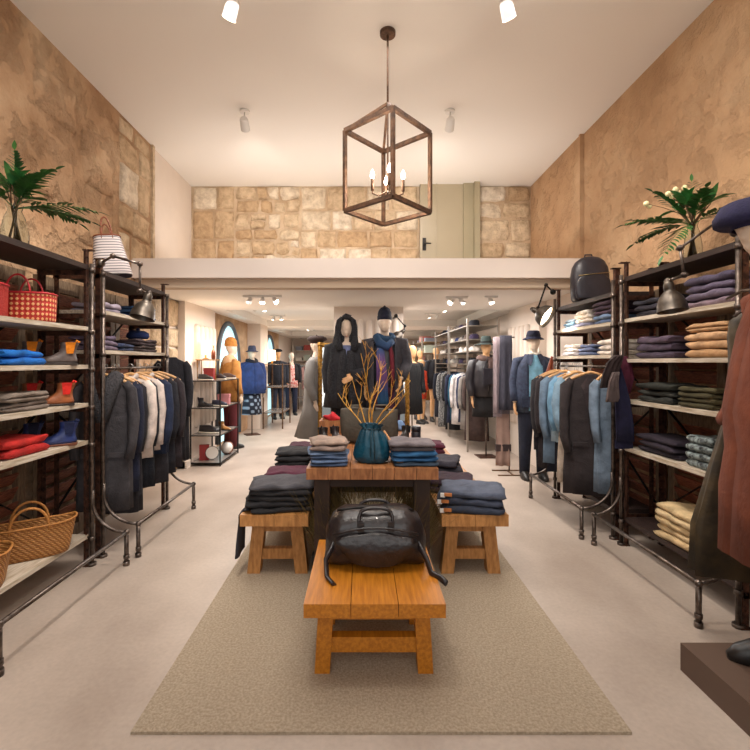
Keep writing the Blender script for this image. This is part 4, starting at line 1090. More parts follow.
for i, (y, c, L, wd, kw, lab, cat) in enumerate(items):
    x = -1.955 + .012 * math.sin(i*2.3) + (.02 if c[1] in 'de' or i == 6 else -.015); rz = .12 * math.sin(i*1.7) + .22
    garment(lab, cat, 'hanging_' + ('blouse' if cat == 'top' else cat), x, y, ZR - .065, rz, wd, L, .085, c, GH, seed=i, **kw)
    hanger('wooden hanger holding the ' + lab.split(',')[0].replace(' on the left rail', ''), x, y, ZR + .012, rz, wd*.86, GHG)
# black coat hung on the end post of the left rack
garment('black blue coat hung on the far end post of the left rack', 'coat', 'hanging_coat', -1.93, 4.58, 1.5, .3, .34, 1.05, .1, '#23222b', GH, seed=31)
MB().tube([(0, 0, 0), (0, .0, -.03), (-.0, -.05, -.04), (0, -.06, 0)], .006, 6)
# ---- right rail, z 1.41
items = [
 (3.75, '#7a8a9b', .98, .24, dict(sleeve=.55), 'blue denim shirt dress nearest on the right rail', 'shirt'),
 (3.84, '#3b3335', 1.02, .46, dict(lapel='#45393b', pocket=True, sleeve=.66), 'grey brown tweed coat, big one near the front of the right rail', 'coat'),
 (3.99, '#c9b9aa', .95, .40, dict(sleeve=.5, scolor='#8ba5b8'), 'oatmeal cardigan with blue sleeves on the right rail', 'cardigan'),
 (4.08, '#9fb3c0', .62, .44, dict(collar='#dfe6ea', scolor='#7ba3bf', sleeve=.5), 'light blue shirt with white collar on the right rail', 'shirt'),
 (4.17, '#2a2b38', .9, .42, dict(), 'navy jacket behind the light blue shirt', 'jacket'),
 (4.26, '#72869a', .85, .42, dict(), 'steel blue overshirt in the middle of the right rail', 'shirt'),
 (4.35, '#252a3c', .95, .42, dict(lapel='#303650'), 'dark blue blazer behind the steel blue overshirt', 'blazer'),
 (4.44, '#5c7186', .88, .42, dict(), 'petrol blue shirt second from the far charcoal coat', 'shirt'),
 (4.53, '#3a3236', .96, .44, dict(), 'dark brown coat before the far end of the right rail', 'coat'),
 (4.65, '#2f2c33', .8, .46, dict(sleeve=.66), 'charcoal coat with cuffs, farthest on the right rail', 'coat')]
for i, (y, c, L, wd, kw, lab, cat) in enumerate(items):
    x = (2.05 if i == 0 else 1.94 if i == 1 else 1.975) + (-.05 if i in (2, 3, 5) else 0) + .012 * math.sin(i*2.1) + (.02 if y > 4.4 else 0); rz = -.1 - .1 * math.sin(i*1.9)
    garment(lab, cat, 'hanging_' + cat, x, y, 1.41 - .065, rz, wd, L, .085, c, GH, seed=50+i, **kw)
    hanger('wooden hanger holding the ' + lab.split(',')[0].replace(' on the right rail', ''), x, y, 1.41 + .012, rz, wd*.86, GHG)

# scarves hung over the post between the right bays
def drape(name, label, cat, pts, wds, color, th=.02, group=None, m=None, fringe=False):
    """cloth strip following pts with half-widths wds, world coords"""
    o = Vector(pts[-1]); mb = MB(); rings = []
    for p, wd in zip(pts, wds):
        p = Vector(p) - o; rings.append([(p.x + wd*math.cos(a)*(1+.1*math.cos(3*a)), p.y + th*math.sin(a) + .012*math.cos(5*math.cos(a)*2), p.z) for a in [2*PI*k/20 for k in range(20)]])
    mb.loft(rings).noise(.006, 12, len(label))
    ob = mb.build(name, m or fab(color), None, o); tag(ob, label, cat, group)
    if fringe:
        f = MB(); wd = wds[-1]
        for k in range(16): f.box((lerp(-wd, wd, (k+.2)/16), -.004, -.06), (lerp(-wd, wd, (k+.7)/16), .004, .01))
        f.build('fringe', m or fab(color), ob)
    return ob
Y = 3.52
def wp(l, Y): return [W(px, py, Y) for px, py in l]
drape('scarf', 'burgundy scarf hanging behind the brown scarf on the right post', 'scarf', wp([(622, 356), (625, 366), (626, 378), (625, 394)], Y+.02), [.03, .05, .055, .03], '#5e1f38')
drape('scarf', 'long indigo scarf with fringe hanging from the right post', 'scarf', wp([(616, 366), (618, 376), (621, 400), (624, 425), (624, 441)], Y-.03), [.02, .035, .06, .07, .07], '#2b2a4a', fringe=True)
drape('scarf', 'dark brown scarf draped over the hook of the right post', 'scarf', wp([(619, 355), (614, 362), (609, 375), (605, 388)], Y-.08), [.03, .055, .055, .035], '#3b2b2a')
drape('scarf', 'grey brown knitted scarf knotted below the dark brown scarf', 'scarf', wp([(616, 372), (613, 382), (612, 398), (611, 402)], Y-.13), [.02, .035, .045, .04], '#6a5c5a')
# ================================================================ MANNEQUINS
def hand_mb(mb, s, arm):
    """palm, four bent fingers and a thumb at the end of an arm"""
    wr = Vector(arm[2]); hd = Vector(arm[3]).normalized()
    palm = wr + hd*.085
    side = Vector(arm[4]).normalized() if len(arm) > 4 else Vector((0, -1, 0))
    mb.tube([wr, wr + hd*.03, wr + hd*.06, palm], [.024, .03, .036, .032], 12, flat=.5, up=hd.cross(side))
    nrm = hd.cross(side).normalized()
    for i in range(4):
        o = palm - hd*.01 + side*((i-1.5)*.0195); l = (.07, .08, .075, .058)[i]
        mb.tube([o - hd*.02, o + hd*l*.45, o + hd*l*.8 + nrm*.012*s, o + hd*l + nrm*.026*s], [.0095, .009, .0085, .0075], 8)
    o = wr + hd*.03 - side*.02
    mb.tube([o, o - side*.03 + hd*.03, o - side*.038 + hd*.062], [.012, .011, .009], 8)
def add_hands(t, pose):
    for s, arm in ((-1, pose['l']), (1, pose['r'])):
        mb = MB(); hand_mb(mb, s, arm); o = mb.build('hand', SKINW, t)
        md = o.modifiers.new('remesh', 'REMESH'); md.mode = 'VOXEL'; md.voxel_size = .005; md.use_smooth_shade = True
def body_mesh(pose, skin=SKIN, voxel=.011, head=True, hands=True, female=False, limbs=True):
    """one continuous figure, facing -Y, feet at z 0, 1.80 m tall. pose: dict with l_arm / r_arm joint lists"""
    mb = MB()
    f = .93 if female else 1.0
    tz = [(.86, .13*f, .10, 0), (.92, .165*f, .115, .0), (1.02, .15*f, .105, 0), (1.12, .13*f, .095, 0), (1.25, .155*f, .11, 0), (1.36, .175*f, .115, 0), (1.44, .175*f, .095, .01), (1.48, .12*f, .07, .012), (1.505, .062, .058, .012), (1.56, .05, .052, .0), (1.61, .05, .052, -.008)]
    mb.loft([[(rx*math.cos(a), cy + ry*math.sin(a), z) for a in [2*PI*k/24 for k in range(24)]] for z, rx, ry, cy in tz])
    if head:
        hr = []
        for z, rx, ry, cy in [(1.575, .025, .035, -.02), (1.59, .045, .06, -.025), (1.615, .058, .078, -.02), (1.65, .066, .09, -.012), (1.69, .073, .098, -.004), (1.73, .074, .098, 0), (1.765, .065, .085, .002), (1.79, .043, .055, .004), (1.80, .015, .02, .004)]:
            hr.append([(rx*math.cos(a), cy + ry*math.sin(a), z) for a in [2*PI*k/24 for k in range(24)]])
        mb.loft(hr)
        mb.loft([[(-.006, -.095, 1.70), (.006, -.095, 1.70), (0, -.085, 1.70)], [(-.011, -.108, 1.665), (.011, -.108, 1.665), (0, -.08, 1.665)], [(-.012, -.11, 1.655), (.012, -.11, 1.655), (0, -.08, 1.65)], [(-.004, -.09, 1.65), (.004, -.09, 1.65), (0, -.08, 1.648)]])
        mb.ball((0, -.096, 1.625), (.024, .012, .007), 10, 6); mb.ball((0, -.093, 1.613), (.02, .012, .007), 10, 6)
        mb.ball((0, -.078, 1.59), (.022, .02, .016), 10, 6)
        for s in (-1, 1):
            mb.ball((s*.074, .008, 1.68), (.009, .018, .03), 8, 6); mb.ball((s*.028, -.086, 1.705), (.018, .012, .007), 8, 6); mb.ball((s*.03, -.083, 1.69), (.013, .01, .008), 8, 6)
    for s, arm in ((-1, pose['l']), (1, pose['r'])):
        sh, el, wr = [Vector(p) for p in arm[:3]]; hd = Vector(arm[3]).normalized()
        mb.tube([Vector((s*.1*f, .01, 1.44)), sh, sh.lerp(el, .5), el, el.lerp(wr, .4), wr], [.05, .052, .045, .038, .036, .025], 12)
        if hands: hand_mb(mb, s, arm)
    for s in ((-1, 1) if limbs else ()):
        mb.tube([(s*.08, 0, .95), (s*.09, 0, .88), (s*.095, -.005, .7), (s*.095, -.01, .5), (s*.1, .0, .35), (s*.105, .01, .1)], [.08, .088, .075, .055, .056, .036], 14)
        mb.tube([(s*.105, .03, .05), (s*.108, -.03, .045), (s*.115, -.11, .03), (s*.118, -.16, .022)], [.045, .042, .038, .025], 10, flat=.7)
    return mb
def add_body(t, pose, skin=SKIN, voxel=.011, lean=0, **k):
    bm_ = body_mesh(pose, **k)
    if lean: bm_.v = [(x, y - max(0, z - 1.44) * lean, z) for x, y, z in bm_.v]
    o = bm_.build('body', skin, t)
    md = o.modifiers.new('remesh', 'REMESH'); md.mode = 'VOXEL'; md.voxel_size = voxel; md.use_smooth_shade = True
    ms = o.modifiers.new('smooth', 'SMOOTH'); ms.iterations = 3; ms.factor = .5
    return o
def ering(cx, cy, z, rx, ry, n=36, fold=0, nf=8, ph=0, op=None):
    out = []
    for k in range(n):
        a = 2*PI*k/n - PI/2
        f = 1 + fold*math.sin(nf*a + ph)
        out.append((cx + rx*f*math.cos(a), cy + ry*f*math.sin(a), z))
    return out
def tube_cloth(pts, rad, seed, flat=1.0): return MB().tube(pts, rad, 16, flat=flat).noise(.007, 12, seed)
def coat_on(t, prof, m, seed, open_front=None, name='coat', nf=8):
    """prof: (z, rx, ry, cy, fold). open_front = half width of the gap at the front"""
    n = 40; rings = []
    for z, rx, ry, cy, fo in prof:
        r = []
        for k in range(n + 1):
            if open_front is not None:
                g = open_front / max(rx, .01); g = min(g, 1.1)
                a = -PI/2 + g + (2*PI - 2*g) * k / n
            else:
                a = -PI/2 + 2*PI*k/n
            f = 1 + fo*math.sin(nf*a + seed)
            r.append((rx*f*math.cos(a), cy + ry*f*math.sin(a), z))
        rings.append(r)
    mb = MB(); mb.loft(rings, False, False, closed=False); mb.noise(.006, 10, seed)
    o = mb.build(name, m, t)
    so = o.modifiers.new('thick', 'SOLIDIFY'); so.thickness = .012; so.offset = 1
    return o
def sleeves(t, pose, m, seed, r=(.07, .078, .066, .058, .052), end=.9, name='sleeve'):
    for s, arm in ((-1, pose['l']), (1, pose['r'])):
        sh, el, wr = [Vector(p) for p in arm[:3]]
        e = el.lerp(wr, end)
        tube_cloth([Vector((s*.11, .01, 1.45)), sh + Vector((s*.005, 0, .008)), sh.lerp(el, .5), el, el.lerp(e, .5), e], [r[0]*.8, r[0], r[1], r[2], r[3], r[4]], seed + s).build(name, m, t)
def trousers(t, m, seed, legs=(.1, .082, .07, .062), z0=.05, waist=True):
    for s in (-1, 1):
        tube_cloth([(s*.075, 0, .96), (s*.088, 0, .85), (s*.098, -.005, .55), (s*.102, 0, .3), (s*.105, .01, z0)], [legs[0], legs[0]*1.03, legs[1], legs[2], legs[3]], seed+s).build('trouser_leg', m, t)
    MB().loft([ering(0, 0, z, rx, ry) for z, rx, ry in ((.84, .17, .12), (.92, .185, .132), (1.0, .17, .12), (1.04, .155, .11))]).build('trouser_waist', m, t)
def shoes(t, m):
    for s in (-1, 1):
        MB().loft([[(s*.108 + rx*math.cos(a), -.045 + cy + ry*math.sin(a), z) for a in [2*PI*k/18 for k in range(18)]] for z, rx, ry, cy in ((0, .05, .14, 0), (.025, .054, .145, 0), (.055, .05, .125, .01), (.085, .047, .08, .05), (.12, .047, .055, .07))]).build('shoe', m, t)
HAT_BEANIE = [(0, 1.07), (.02, 1.11), (.042, 1.11), (.047, 1.04), (.075, 1.04), (.1, .97), (.125, .82), (.145, .6), (.155, .36), (.158, .1)]
def beanie(t, m, z=1.715, k=1.0, bob=True):
    mb = MB().loft([ering(0, .005 + .02*zz, z + zz*k, .078*r, .1*r, 28, .02, 14) for zz, r in HAT_BEANIE], False, True)
    if bob: mb.ball((0, .012, z + .16*k), .016, 8, 6)
    mb.build('beanie', m, t)
def bucket_hat(t, m, z=1.715, brim=.05, crown=.1, band=None, name='hat'):
    mb = MB().loft([ering(0, 0, z - .012, .078 + brim, .1 + brim), ering(0, 0, z - .006, .08 + brim, .102 + brim), ering(0, 0, z + .02, .082, .103), ering(0, .0, z + crown*.6, .078, .098), ering(0, 0, z + crown*.92, .068, .086), ering(0, 0, z + crown, .05, .062), ering(0, 0, z + crown*.96, .02, .03)], False, True)
    mb.build(name, m, t)
    if band: MB().loft([ering(0, 0, z + .022, .084, .105), ering(0, 0, z + .048, .083, .103)], False, False).build('hat_band', band, t)
def scarf_on(t, m, seed=1, drop=None, z=1.50, r=.1, name='scarf'):
    pts = [(r*math.cos(a), .01 + r*.85*math.sin(a), z + .02*math.sin(a) + .012*math.sin(2*a)) for a in [2*PI*k/16 for k in range(17)]]
    MB().tube(pts, .042, 12, flat=1.25).noise(.015, 14, seed).build(name, m, t)
    if drop:
        (x0, x1, z1, wd) = drop
        rings = []
        for i in range(12):
            u = i/11; zz = lerp(z-.02, z1, u); x = lerp(x0, x1, u); w_ = wd*(.55+.45*min(1, u*2)); yy = -.12 - .03*math.sin(min(1, u*1.5)*PI*.6)
            rings.append([(x + w_*math.cos(a), yy + .014*math.sin(a) + .01*math.cos(x*9+8*math.cos(a)), zz) for a in [2*PI*k/20 for k in range(20)]])
        MB().loft(rings).noise(.006, 12, seed).build(name + '_end', m, t)
STAND = dict(l=[(-.2, .01, 1.42), (-.25, .03, 1.15), (-.235, -.06, .9), (0.05, -.15, -1), (0, -1, 0)], r=[(.2, .01, 1.42), (.25, .03, 1.15), (.235, -.06, .9), (-.05, -.15, -1), (0, -1, 0)])
def base_plate(t, rod=True, r=.16, h=.4):
    MB().lathe([(r, 0), (r, .008), (.02, .01)], 28).build('base_plate', STEEL, t)
    if rod: MB().cyl((0, .0, .008), (0, .0, h), .011).build('support_rod', STEEL, t)

# plinth for the pair behind the table
o = MB().box((-.55, 4.98, 0.0), (.62, 5.62, .225)).build('plinth', mat('dark_plinth', '#2a2422', .6)); tag(o, 'low dark plinth behind the table carrying the two central mannequins', 'plinth')
# --- woman in the black hooded coat
t = thing('mannequin', 'female mannequin in a black fur-hooded coat standing behind the table, left one of two', 'mannequin', (-.19, 5.3, .227), .12)
t.scale = (.965, .965, .965)
P1 = dict(l=[(-.18, .01, 1.42), (-.24, .04, 1.16), (-.06, -.19, 1.04), (1, -.15, -.15), (0, .2, -1)], r=[(.18, .01, 1.42), (.24, -.01, 1.14), (.07, -.25, 1.1), (-1, -.1, -.5), (0, -.3, -1)])
P1['l'] = [(-.18, .01, 1.42), (-.22, .03, 1.16), (-.21, -.04, .92), (0, -.1, -1), (0, -1, 0)]
add_body(t, P1, female=True, voxel=.009, hands=False); add_hands(t, P1)
BC = mat('black_boiled_wool', '#2b2b30', .95, var=.2, scale=20, bump=.3, bscale=90)
coat_on(t, [(.72, .26, .17, 0, .03), (.9, .235, .165, 0, .03), (1.1, .21, .155, 0, .02), (1.3, .2, .15, 0, .01), (1.4, .195, .135, .005, 0), (1.46, .15, .1, .01, 0), (1.5, .085, .075, .01, 0)], BC, 3, .055)
sleeves(t, P1, BC, 5, r=(.085, .082, .075, .07, .066), end=1.08)
DF = mat('black_shaggy_fur', '#232327', 1.0, color2='#38383d', scale=55, bump=1.0, bscale=90)
mb = MB()
for s in (-1, 1):
    mb.tube([(s*.045, -.085, 1.40), (s*.05, -.135, 1.25), (s*.055, -.165, 1.05), (s*.06, -.175, .88), (s*.06, -.17, .74)], [.05, .06, .058, .055, .045], 12)
mb.noise(.02, 40, 2).build('fur_trim', DF, t)
# long hair / hood falling to the left shoulder
mb = MB()
mb.loft([ering(0, .03, 1.80, .06, .07), ering(0, .03, 1.77, .09, .1), ering(0, .035, 1.72, .105, .105), ering(0, .04, 1.65, .11, .1), ering(0, .05, 1.55, .115, .095), ering(0, .05, 1.45, .13, .09), ering(0, .05, 1.38, .12, .06)])
for s in (-1, 1): mb.tube([(s*.05, -.07, 1.80), (s*.085, -.075, 1.76), (s*.098, -.075, 1.68), (s*.1, -.08, 1.58), (s*.1, -.1, 1.48), (s*.08, -.12, 1.4)], [.03, .034, .034, .034, .045, .04], 10)
mb.tube([(-.05, -.075, 1.80), (0, -.08, 1.815), (.05, -.075, 1.80)], .028, 10)
mb.tube([(-.1, -.05, 1.6), (-.145, -.06, 1.4), (-.17, -.08, 1.15), (-.18, -.09, .9), (-.17, -.09, .75)], [.04, .05, .055, .055, .04], 12)
mb.noise(.016, 42, 6).build('fur_hood', DF, t)
MB().loft([ering(0, -.02, z, rx, ry) for z, rx, ry in ((1.1, .12, .118), (1.3, .15, .12), (1.42, .12, .1), (1.47, .06, .06))]).build('blouse', fab('#6f7696'), t)
trousers(t, fab('#232226'), 4)
shoes(t, mat('leather_black', '#1b1817', .4))
# --- man with beanie and long scarf
t = thing('mannequin', 'male mannequin in a navy beanie and long blue plum scarf, right one behind the table', 'mannequin', (.265, 5.28, .227), -.08)
P2 = dict(l=[(-.2, .01, 1.43), (-.25, .05, 1.16), (-.23, -.03, .92), (.05, -.15, -1), (0, -1, 0)], r=[(.2, .01, 1.43), (.26, .02, 1.2), (.19, -.2, 1.03), (-.2, -.25, -1), (.2, -1, 0)])
add_body(t, P2, hands=False); add_hands(t, P2)
GC = mat('charcoal_wool_coat', '#3a383e', .95, var=.2, scale=25, bump=.3, bscale=90)
coat_on(t, [(.62, .23, .15, .01, .03), (.8, .22, .15, .01, .03), (1.0, .205, .145, .01, .02), (1.2, .205, .145, .005, .01), (1.36, .21, .14, .005, 0), (1.44, .2, .125, .01, 0), (1.49, .13, .09, .01, 0), (1.53, .075, .07, .01, 0)], GC, 8, .125)
sleeves(t, P2, GC, 15, r=(.082, .08, .07, .062, .056), end=.93)
MB().loft([ering(0, -.01, z, rx, ry, fold=.01) for z, rx, ry in ((.93, .165, .128), (1.05, .16, .125), (1.25, .17, .128), (1.4, .16, .115), (1.48, .09, .08), (1.53, .06, .062))]).noise(.008, 14, 2).build('padded_jacket', mat('black_quilted_jacket', '#24272e', .35, var=.2, scale=30, bump=.5, bscale=30), t)
for px, z0, z1, c in ((.085, .95, 1.45, '#7a2c3c'),):
    MB().tube([(px*.6, -.125, z1), (px, -.14, 1.3), (px+.01, -.15, 1.1), (px+.01, -.14, z0)], [.014, .017, .017, .014], 8, flat=1.5).build('cardigan_edge', fab(c), t)
m, nt, b = new_mat('ombre_tartan_scarf'); TART = m
tc = N(nt, 'ShaderNodeTexCoord'); sp = N(nt, 'ShaderNodeSeparateXYZ'); nt.links.new(tc.outputs['Object'], sp.inputs[0])
mr = N(nt, 'ShaderNodeMapRange'); mr.inputs[1].default_value = .7; mr.inputs[2].default_value = 1.6; nt.links.new(sp.outputs[2], mr.inputs[0])
r = N(nt, 'ShaderNodeValToRGB'); e = r.color_ramp.elements; e[0].color = srgb('#1d4a66'); e[1].color = srgb('#274f74')
for p_, c in ((.2, '#1f3f66'), (.38, '#5b3a68'), (.6, '#6a4a7c'), (.74, '#3a5583'), (.88, '#1a3650')):
    k = e.new(p_); k.color = srgb(c)
nt.links.new(mr.outputs[0], r.inputs[0]); nt.links.new(r.outputs[0], b.inputs['Base Color']); b.inputs['Roughness'].default_value = .9
scarf_on(t, TART, 3, (-.05, -.01, .72, .062), z=1.50, r=.088)
MB().tube([(-.1, -.07, 1.52), (-.05, -.14, 1.44), (.03, -.155, 1.40), (.09, -.11, 1.46)], [.04, .045, .045, .035], 12, flat=1.2).noise(.014, 14, 9).build('scarf_fold', TART, t)
beanie(t, fab('#1b2036'), k=.98)
trousers(t, mat('burgundy_corduroy', '#4d2036', .85, color2='#3a1628', scale=20), 6)
shoes(t, mat('leather_black', '#1b1817', .4))

# gilt framed mirrors behind the pair
MIR = mat('mirror_glass', '#dfe2e0', .03, 1.0)
def mirror(label, px0, px1, pyt, Y, m_frame=GOLD, fw=.07, lean=.06):
    x0, x1 = WX(px0, Y), WX(px1, Y); zt = WZ(pyt, Y); wd = x1 - x0
    t = thing('floor_mirror', label, 'mirror', ((x0+x1)/2, Y, 0)); t.rotation_euler = (-lean, 0, 0)
    MB().box((-wd/2+fw*.6, -.005, fw*.6), (wd/2-fw*.6, .0, zt-fw*.6)).build('mirror_glass', MIR, t)
    rn = random.Random(2)
    f = MB()
    for (a, c) in (((-wd/2+fw/2, 0, 0), (-wd/2+fw/2, 0, zt)), ((wd/2-fw/2, 0, 0), (wd/2-fw/2, 0, zt)), ((-wd/2, 0, zt-fw/2), (wd/2, 0, zt-fw/2)), ((-wd/2, 0, fw/2), (wd/2, 0, fw/2))):
        a = Vector(a); c = Vector(c); n = max(2, int((c-a).length/.03)); pts = [a.lerp(c, i/n) for i in range(n+1)]
        f.tube(pts, [fw/2*(.92+.12*(i % 2)) for i in range(n+1)], 8)
    f.noise(.006, 30, 1).build('gilt_frame', m_frame, t)
    MB().box((-wd/2+.02, .005, .02), (wd/2-.02, .02, zt-.02)).build('backing', DARKLEG, t)
    return t
mirror('gilt framed floor mirror behind the hooded mannequin', 317, 366, 342, 6.1)
mirror('gilt framed floor mirror behind the scarfed mannequin', 376, 410, 343, 6.15)

def dress_form(label, x, y, rotz, coatm, prof, hat=None, pose=STAND, scale=1.0, skin=SKIN, stand=True, legs=None, extra=None, female=True, open_front=None, sleeve_m=None, hands=True, limbs=True, zlift=0, cat='mannequin', sleeve_end=.9, nf=8):
    t = thing('mannequin', label, cat, (x, y, zlift), rotz); t.scale = (scale,)*3
    add_body(t, pose, skin=skin, voxel=.016, female=female, hands=hands, limbs=limbs)
    coat_on(t, prof, coatm, len(label), open_front, nf=nf)
    sleeves(t, pose, sleeve_m or coatm, len(label)+3, end=sleeve_end)
    if legs: trousers(t, legs, 3)
    if limbs: shoes(t, mat('leather_black', '#1b1817', .4))
    else:
        MB().cyl((0, 0, .012), (0, 0, .9), .012).build('stand_pole', PIPE, t); MB().cbox((0, 0, .006), (.28, .28, .012)).build('stand_base', IRON, t)
    return t
COATP = [(.5, .27, .19, 0, .04), (.8, .24, .17, 0, .03), (1.1, .2, .15, 0, .02), (1.3, .2, .145, 0, .01), (1.42, .19, .125, .01, 0), (1.48, .12, .09, .01, 0), (1.51, .075, .07, .01, 0)]
# grey coat with brown beret left of the mirror, seen from the side
t = dress_form('mannequin in profile in a pale grey coat and brown beret left of the mirror', -.64, 6.35, 1.35, mat('pale_grey_wool', '#77736f', .95, var=.1), [(.4, .25, .27, .03, .03)] + COATP[1:], scale=1.0, limbs=False)
def beret(t, m, z=1.74, k=1.0, name='beret', tilt=.0):
    MB().loft([ering(0, 0, z-.03, .076*k, .098*k), ering(0, 0, z, .08*k, .1*k), ering(0, -.01, z+.02+tilt, .125*k, .14*k), ering(0, -.005, z+.05+tilt, .12*k, .135*k), ering(0, 0, z+.075+tilt, .08*k, .09*k), ering(0, 0, z+.082+tilt, .02, .02)], False, True).ball((0, 0, z+.088+tilt), .008, 6, 5).build(name, m, t)
beret(t, fab('#3d2c28'))

# --- right: man in denim jacket and navy cap
t = thing('mannequin', 'male mannequin in a dark denim jacket and navy sun hat beside the right rack', 'mannequin', (2.14, 5.62, 0.0), -.12)
t.scale = (1.015,)*3
P3 = dict(l=[(-.18, .01, 1.43), (-.225, .03, 1.17), (-.23, -.04, .93), (0, -.15, -1), (0, -1, 0)], r=[(.18, .01, 1.43), (.225, .03, 1.17), (.225, -.05, .93), (0, -.15, -1), (0, -1, 0)])
add_body(t, P3, hands=False); add_hands(t, P3)
DEN = mat('dark_denim', '#262d42', .85, color2='#343f57', scale=30, bump=.3, bscale=120)
coat_on(t, [(.82, .21, .15, .01, .02), (1.0, .205, .15, .005, .02), (1.2, .205, .145, .005, .01), (1.36, .2, .14, .005, 0), (1.43, .18, .125, .01, 0), (1.48, .12, .09, .01, 0), (1.52, .085, .08, .01, 0)], DEN, 4, .085)
sleeves(t, P3, DEN, 25, r=(.066, .068, .06, .054, .048), end=.95)
MB().loft([ering(0, -.012, z, rx, ry, fold=.01) for z, rx, ry in ((.84, .175, .13), (1.05, .165, .128), (1.25, .17, .13), (1.4, .155, .115), (1.48, .09, .08), (1.52, .06, .062))]).build('shirt', fab('#8fc0d8'), t)
for s in (-1, 1): MB().add([(s*.02, -.09, 1.52), (s*.075, -.06, 1.53), (s*.12, -.105, 1.43), (s*.07, -.145, 1.38), (s*.045, -.14, 1.42)], [(0, 1, 2, 3, 4)]).build('collar', DEN, t)
for s in (-1, 1): MB().cbox((s*.12, -.155, .95), (.11, .01, .13)).build('patch_pocket', DEN, t)
for i in range(4): MB().ball((.085, -.155, .92 + .12*i), .009, 8, 5).build('button', mat('dark_button', '#15151a', .3), t)
trousers(t, fab('#22273a'), 9)
shoes(t, mat('leather_black', '#1b1817', .4))
bucket_hat(t, fab('#1d2340'), brim=.045, crown=.1, band=fab('#141830'), name='sun_hat')
MB().tube([(-.06, -.09, 1.55), (0, -.11, 1.52), (.06, -.09, 1.55)], .012, 8).build('neck_cloth', fab('#d8d2c8'), t)

# --- right: woman in fedora with dark leather jacket and skirt
t = dress_form('mannequin in a dark green fedora, brown scarf and black leather jacket on the right', WX(486, 6.9), 6.9, .05, mat('black_leather_jacket', '#242024', .4, var=.2, scale=10, bump=.3, bscale=20),
   [(.93, .2, .15, 0, .01), (1.1, .19, .145, 0, .02), (1.3, .2, .145, 0, .01), (1.42, .19, .125, .01, 0), (1.48, .12, .09, .01, 0), (1.51, .075, .07, .01, 0)], skin=SKINW, female=True, limbs=False)
MB().loft([ering(0, 0, z, rx, ry, fold=f_) for z, rx, ry, f_ in ((.62, .22, .17, .03), (.75, .21, .16, .03), (.95, .17, .13, .01), (1.0, .16, .12, 0))]).build('skirt', fab('#1b181b'), t)
scarf_on(t, fab('#6b5650'), 5, (.03, .06, 1.1, .06), r=.1)
bucket_hat(t, mat('dark_green_felt', '#2f3b38', .9), brim=.1, crown=.13, band=fab('#141414'), name='fedora', z=1.72)
o = thing('box_bag', 'black shoulder bag held against the leather-jacket mannequin in the fedora', 'bag', (t.location.x+.03, 6.66, 1.12)); MB().box((-.13, -.02, 0), (.13, .05, .24)).noise(.01, 9, 1).build('body', BLK, o); MB().tube([(-.12, .02, .22), (-.06, .03, .4), (.02, .06, .42), (.12, .02, .22)], .006, 6).build('strap', BLK, o)

# --- near right: figure in profile, navy beret, rust suede coat
t = thing('mannequin', 'mannequin cut by the right edge in a navy beret and rust suede coat', 'mannequin', (1.79, 1.86, .13), -1.75)
t.scale = (1.04, 1.0, 1.11)
PN = dict(l=[(-.2, .01, 1.43), (-.23, .07, 1.16), (-.2, .09, .9), (0.05, -.2, -1), (0, -1, 0)], r=[(.2, .01, 1.43), (.26, .04, 1.14), (.2, -.13, .86), (-.2, -.5, -1), (0, -1, 0)])
add_body(t, PN, voxel=.008, lean=.42)
SUE = mat('rust_suede', '#7a3f27', .85, color2='#5c2b1a', scale=6, bump=.35, bscale=30)
coat_on(t, [(.45, .25, .23, .0, .035), (.7, .25, .225, .0, .03), (.85, .24, .205, .0, .02), (1.0, .225, .2, -.02, .01), (1.15, .215, .175, -.02, .01), (1.3, .205, .15, -.01, .01), (1.42, .185, .12, .0, 0), (1.48, .13, .09, .01, 0), (1.53, .08, .075, .01, 0)], SUE, 4, None)
sleeves(t, PN, SUE, 35, r=(.075, .075, .07, .066, .06), end=.92)
for s in (-1, 1): MB().tube([(s*.08, -.2, .98), (s*.15, -.185, .955), (s*.2, -.14, .98)], .02, 8, flat=1.3).noise(.006, 20, s).build('pocket_welt', SUE, t)
MB().tube([(.085*math.cos(a), .01+.08*math.sin(a), 1.53) for a in [2*PI*k/16 for k in range(17)]], .028, 10, flat=1.4).noise(.006, 20, 4).build('collar', SUE, t)
trousers(t, fab('#2a2423'), 12); shoes(t, mat('leather_black', '#1b1817', .4))
NB = mat('navy_wool_beret', '#1f1c3c', .95, var=.15, scale=30, bump=.2, bscale=120)
MB().loft([ering(0, 0, 1.70, .079, .101), ering(0, -.0, 1.72, .083, .104), ering(.0, -.03, 1.715, .11, .132), ering(0, -.025, 1.745, .12, .14), ering(0, -.01, 1.80, .1, .125), ering(0, .0, 1.825, .03, .04)], False, True).noise(.008, 9, 2).build('beret', NB, t, (0, -.125, -.01))
o = MB().box((1.5, 1.6, 0), (2.1, 2.12, .128)).build('plinth', mat('brown_plinth', '#5a463a', .6)); tag(o, 'low brown plinth under the rust suede mannequin at the right', 'plinth')
# olive waxed coat on the near post of the right shelving
t = garment('long dark olive waxed coat hanging at the right edge before the shelves', 'coat', 'hanging_coat', 1.99, 2.24, 1.74, -.2, .37, 1.36, .13, '#3a3226', None, sleeveless=True, flare=2.05, seed=77, pocket=False, m=mat('waxed_olive_cotton', '#4d3f28', .6, color2='#2c2418', scale=9, bump=.35, bscale=18), lapel='#2e2a30')
hanger('dark hanger holding the olive waxed coat at the right edge', 1.99, 2.24, 1.815, -.2, .24, m=DARKLEG)
mb = MB().tube([(0, 0, 0), (0, -.1, .03), (0, -.2, .02), (0, -.22, .035)], .008, 8); o = mb.build('coat_hook', PIPE, None, (1.97, 2.43, 1.79)); tag(o, 'steel hook on the near right post carrying the olive coat', 'hook')
